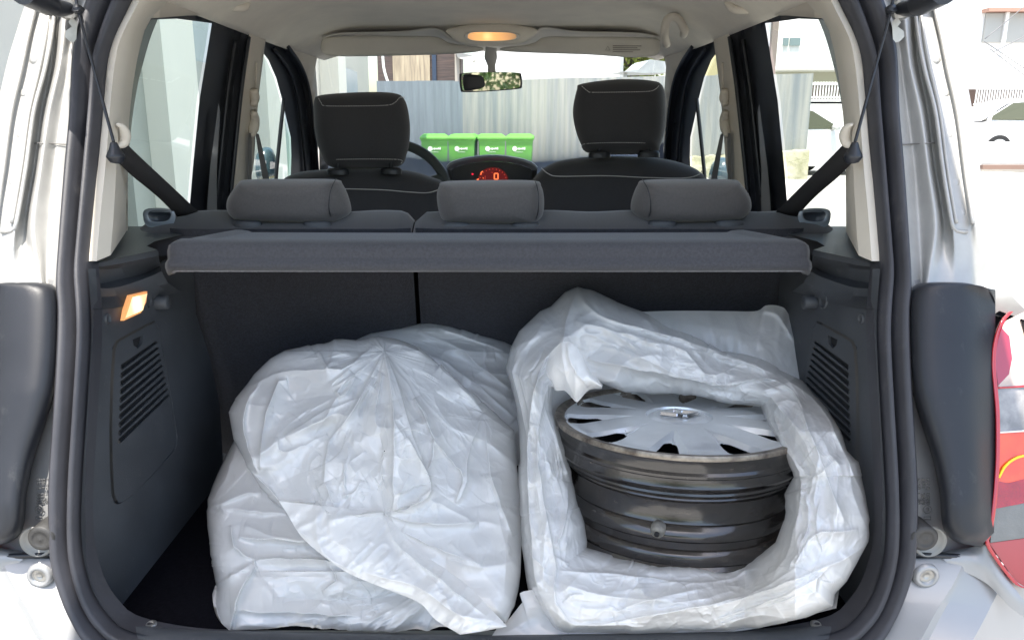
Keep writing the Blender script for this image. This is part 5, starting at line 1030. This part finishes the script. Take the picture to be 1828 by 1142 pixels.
# parked cars
def parked_car(loc, rot, lab, L=4.0, paint=(.75, .75, .74)):
    r = empty('parked_car', (0, 0, 0)); mp = mat('white_car_paint', paint, .25, .1, coat=.8); g = G()
    st_ = [(-2.0, .35, .75, .62), (-1.95, .30, .88, .74), (-1.4, .22, .95, .82), (-.9, .20, 1.0, .85), (0, .20, 1.0, .86), (1.0, .20, .98, .85), (1.5, .22, .95, .82), (1.92, .28, .88, .75), (2.0, .36, .74, .62)]
    cl_ = [[(x, -w, z0), (x, -w*1.0, (z0+z1)/2), (x, -w*.96, z1-.04), (x, -w*.8, z1), (x, w*.8, z1), (x, w*.96, z1-.04), (x, w, (z0+z1)/2), (x, w, z0)] for x, z0, z1, w in st_]
    g.loft(cl_, 30, 40, smooth=True); V = [(x, y, z) for x, z0, z1, w in (st_[0],) for (x, y, z) in cl_[0]]; g.add(cl_[0], [tuple(range(8))]); g.add(cl_[-1], [tuple(range(8))[::-1]])
    obj('body', g, mp, r, autos=40)
    g = G(); roofp = [(-1.15, .97, .80), (-.45, 1.38, .62), (.1, 1.46, .60), (.9, 1.42, .60), (1.55, 1.05, .74), (1.75, .95, .78)]
    g.loft([[(x, -w, z) for x, z, w in roofp], [(x, -w*.9, z+.02*(z > 1.2)) for x, z, w in roofp], [(x, 0, z+.04*(z > 1.2)) for x, z, w in roofp], [(x, w*.9, z+.02*(z > 1.2)) for x, z, w in roofp], [(x, w, z) for x, z, w in roofp]], 24, 12, m=0)
    obj('roof', g, mp, r)
    gl = mat('car_glass', (.07, .075, .05), .12, spec=.25)
    for s_ in (-1, 1):
        g = G(); q = [(-1.15, .95, .82), (-.47, 1.38, .64), (.1, 1.45, .62), (.9, 1.42, .62), (1.55, 1.05, .76), (1.6, .95, .79)]; g.add([(x, s_*w, z) for x, z, w in q], [tuple(range(6))]); obj('door_frame', g, mp, r, smooth=False)
        g = G(); q = [(-1.05, .98, .81), (-.45, 1.35, .64), (.1, 1.42, .62), (.30, 1.42, .62), (.30, .97, .83)]; g.add([(x, s_*(w+.014), z) for x, z, w in q], [tuple(range(5))]); obj('side_window', g, gl, r, smooth=False)
        g = G(); q = [(.36, .97, .83), (.36, 1.42, .62), (.9, 1.39, .62), (1.45, 1.08, .75), (1.5, .98, .79)]; g.add([(x, s_*(w+.014), z) for x, z, w in q], [tuple(range(5))]); obj('side_window', g, gl, r, smooth=False)
        g = G(); g.tube([(-.85, s_*.84, 1.0), (-.85, s_*.98, 1.03)], [.05, .085], 0, 10); obj('wing_mirror', g, mp, r)
        for x in (-1.25, 1.25):
            g = G(); g.tube([(x, s_*.70, .31), (x, s_*.865, .31)], .31, 0, 28); w_ = obj('wheel', g, mat('tyre', (.02, .02, .02), .8), r, smooth=False)
            g = G(); g.tube([(x, s_*.86, .31), (x, s_*.875, .31)], .21, 0, 20); obj('hub', g, M_cap, w_, smooth=False)
    g = G(); g.add([(-1.12, -.72, .99), (-.48, -.56, 1.37), (-.48, .56, 1.37), (-1.12, .72, .99)], [(0, 1, 2, 3)]); V = np.array(g.V[0]); V[:, 2] += .012; V[:, 0] -= .012; g.V[0] = V; obj('windscreen', g, gl, r, smooth=False)
    for s_ in (-1, 1):
        g = G(); g.box((-1.93, s_*.60, .70), (.12, .28, .16), bev=.03); obj('headlight', g, mat('headlight', (.6, .62, .62), .15, coat=1), r)
    r.location = loc; r.rotation_euler = (0, 0, rot); tag(r, lab, 'car', 'white cars parked across the yard'); return r
parked_car((6.25, 17.7, .22), R(190), 'white hatchback parked at the end of the pale fence, through the right rear window')
parked_car((13.65, 20.4, .43), R(181), 'white car parked side-on at the far right of the yard')
g = G(); g.box((22, 18.45, .33), (21.2, .12, .10)); tag(obj('kerb_beam', g, mat('brown_kerb', (.20, .13, .10), .8), smooth=False), 'low brown beam along the foot of the added white wall at the far right', 'beam')
g = G(); g.box((22, 18.75, .62), (21.1, .25, .55)); tag(obj('added_low_wall', g, M_wall, smooth=False), 'low white wall in front of the far right white car', 'wall')  # wall added to give the blown-out white and cover the wheels
g = G(); g.box((22, 24.5, .215), (21.0, 11.8, .43)); tag(obj('terrace', g, M_ground, smooth=False), kind='structure')
g = G(); V = [(3.2, 15.2, .0), (12, 14.2, .0), (12, 60, .25), (4, 60, .25), (3.6, 15.6, .22), (12, 14.6, .22)]; g.add([V[0], V[1], V[5], V[4]], [(0, 1, 2, 3)]); g.add([V[4], V[5], V[2], V[3]], [(0, 1, 2, 3)]); tag(obj('raised_yard', g, M_ground, smooth=False), kind='structure')
# trees
def tree(loc, h, r, seed, lab, n=2600, col=(.10, .17, .03), leaf=.11):
    rs = np.random.RandomState(seed); t = empty('leafy_tree', (0, 0, 0)); g = G(); g.tube([(0, 0, 0), (.1, .05, h*.3), (0, .1, h*.6), (.1, 0, h*.85)], [.16, .12, .08, .03], 0, 10, res=14)
    for k in range(9):
        a = rs.rand()*6.28; z = h*(.35+.4*rs.rand()); g.tube([(0, 0, z), (r*.4*math.cos(a), r*.4*math.sin(a), z+.5), (r*.75*math.cos(a), r*.75*math.sin(a), z+.9)], [.05, .03, .01], 0, 6, res=8)
    obj('trunk', g, mat('bark', (.12, .09, .07), .9), t)
    cl = [(rs.randn()*r*.42, rs.randn()*r*.42, h*.66+rs.randn()*h*.16, r*(.22+.22*rs.rand())) for _ in range(26)]; V = []; F = []
    for k in range(n):
        c = cl[rs.randint(26)]; d = rs.randn(3); d /= np.linalg.norm(d); p = np.array(c[:3])+d*c[3]*rs.rand()**.35; u = rs.randn(3); u /= np.linalg.norm(u); v = np.cross(u, rs.randn(3)); v /= np.linalg.norm(v); s_ = leaf*(.6+rs.rand()*.8); b = len(V)
        V += [p-u*s_, p+v*s_*.5, p+u*s_, p-v*s_*.5]; F.append((b, b+1, b+2, b+3))
    g = G(); g.add(V, F); lm = mat('leaves', col, .6, noise_=.5, nscale=.8); lm.node_tree.nodes['Principled BSDF'].inputs['Transmission Weight'].default_value = 0
    obj('crown', g, lm, t, smooth=False); t.location = loc; t.rotation_euler = (0, 0, rs.rand()*6); tag(t, lab, 'tree'); return t
tree((-7.2, 9.5, 0), 7.5, 2.6, 4, 'yellow-green tree standing beyond the long building at the far left', col=(.22, .27, .05))
p = at(1122, 115, 30); tree((p[0]+.3, 31, 0), 5.8, 1.8, 6, 'yellow-green tree between the white house and grey canopy', n=2600, col=(.24, .28, .05), leaf=.14)
tree((-2.2, -8.0, 0), 3.9, 3.2, 8, 'green tree standing behind the open tailgate, seen in the mirror', n=11000, col=(.09, .16, .03), leaf=.06)
# canopy right of the white house
cn = empty('grey_canopy'); tag(cn, 'grey sloping canopy roof on posts behind the fence at the windscreen right', 'canopy'); p = at(1150, 130, 22)
g = G(); a = [at(1112, 128, 22), at(1142, 124, 22), at(1160, 106, 22), at(1200, 112, 22), at(1215, 126, 22), at(1200, 130, 22), at(1150, 131, 22)]; b_ = [q+np.array([0, 2.5, .1]) for q in a]; g.add(a, [tuple(range(7))]); g.loft([a+[a[0]], b_+[b_[0]]], 24, smooth=False); obj('roof', g, mat('canopy_grey', (.35, .38, .40), .5, noise_=.2, nscale=2), cn, smooth=False)
for x in (1116, 1195):
    g = G(); q = at(x, 130, 22.2); g.box((q[0], 22.2, q[2]/2), (.1, .1, q[2])); obj('post', g, M_zinc, cn, smooth=False)
# right-hand facade olive strip seen through the front right window
g = G(); q0 = at(1255, 120, 19.5); q1 = at(1300, 120, 19.5); g.box(((q0[0]+q1[0])/2, 20.3, 1.75), (q1[0]-q0[0]+.9, 1.5, 3.3)); tag(obj('olive_outbuilding', g, mat('olive_wall', (.45, .40, .22), .85), smooth=False), 'small olive outbuilding behind the pale fence through the front right window', 'building')
# door mirrors of the car
for s_ in (-1, 1):
    g = G(); inflate(g, [(474, 262), (486, 268), (492, 290), (490, 320), (462, 322), (458, 285), (464, 268)] if s_ < 0 else [(1270, 300), (1278, 286), (1292, 281), (1300, 290), (1300, 325), (1268, 325)], 2.62, .05, rings=8, n=40)
    part('door_mirror', g, mat('door_mirror', (.05, .09, .11), .25, coat=.6))

for o in bpy.data.objects:
    if 'twin' in o: del o['twin']
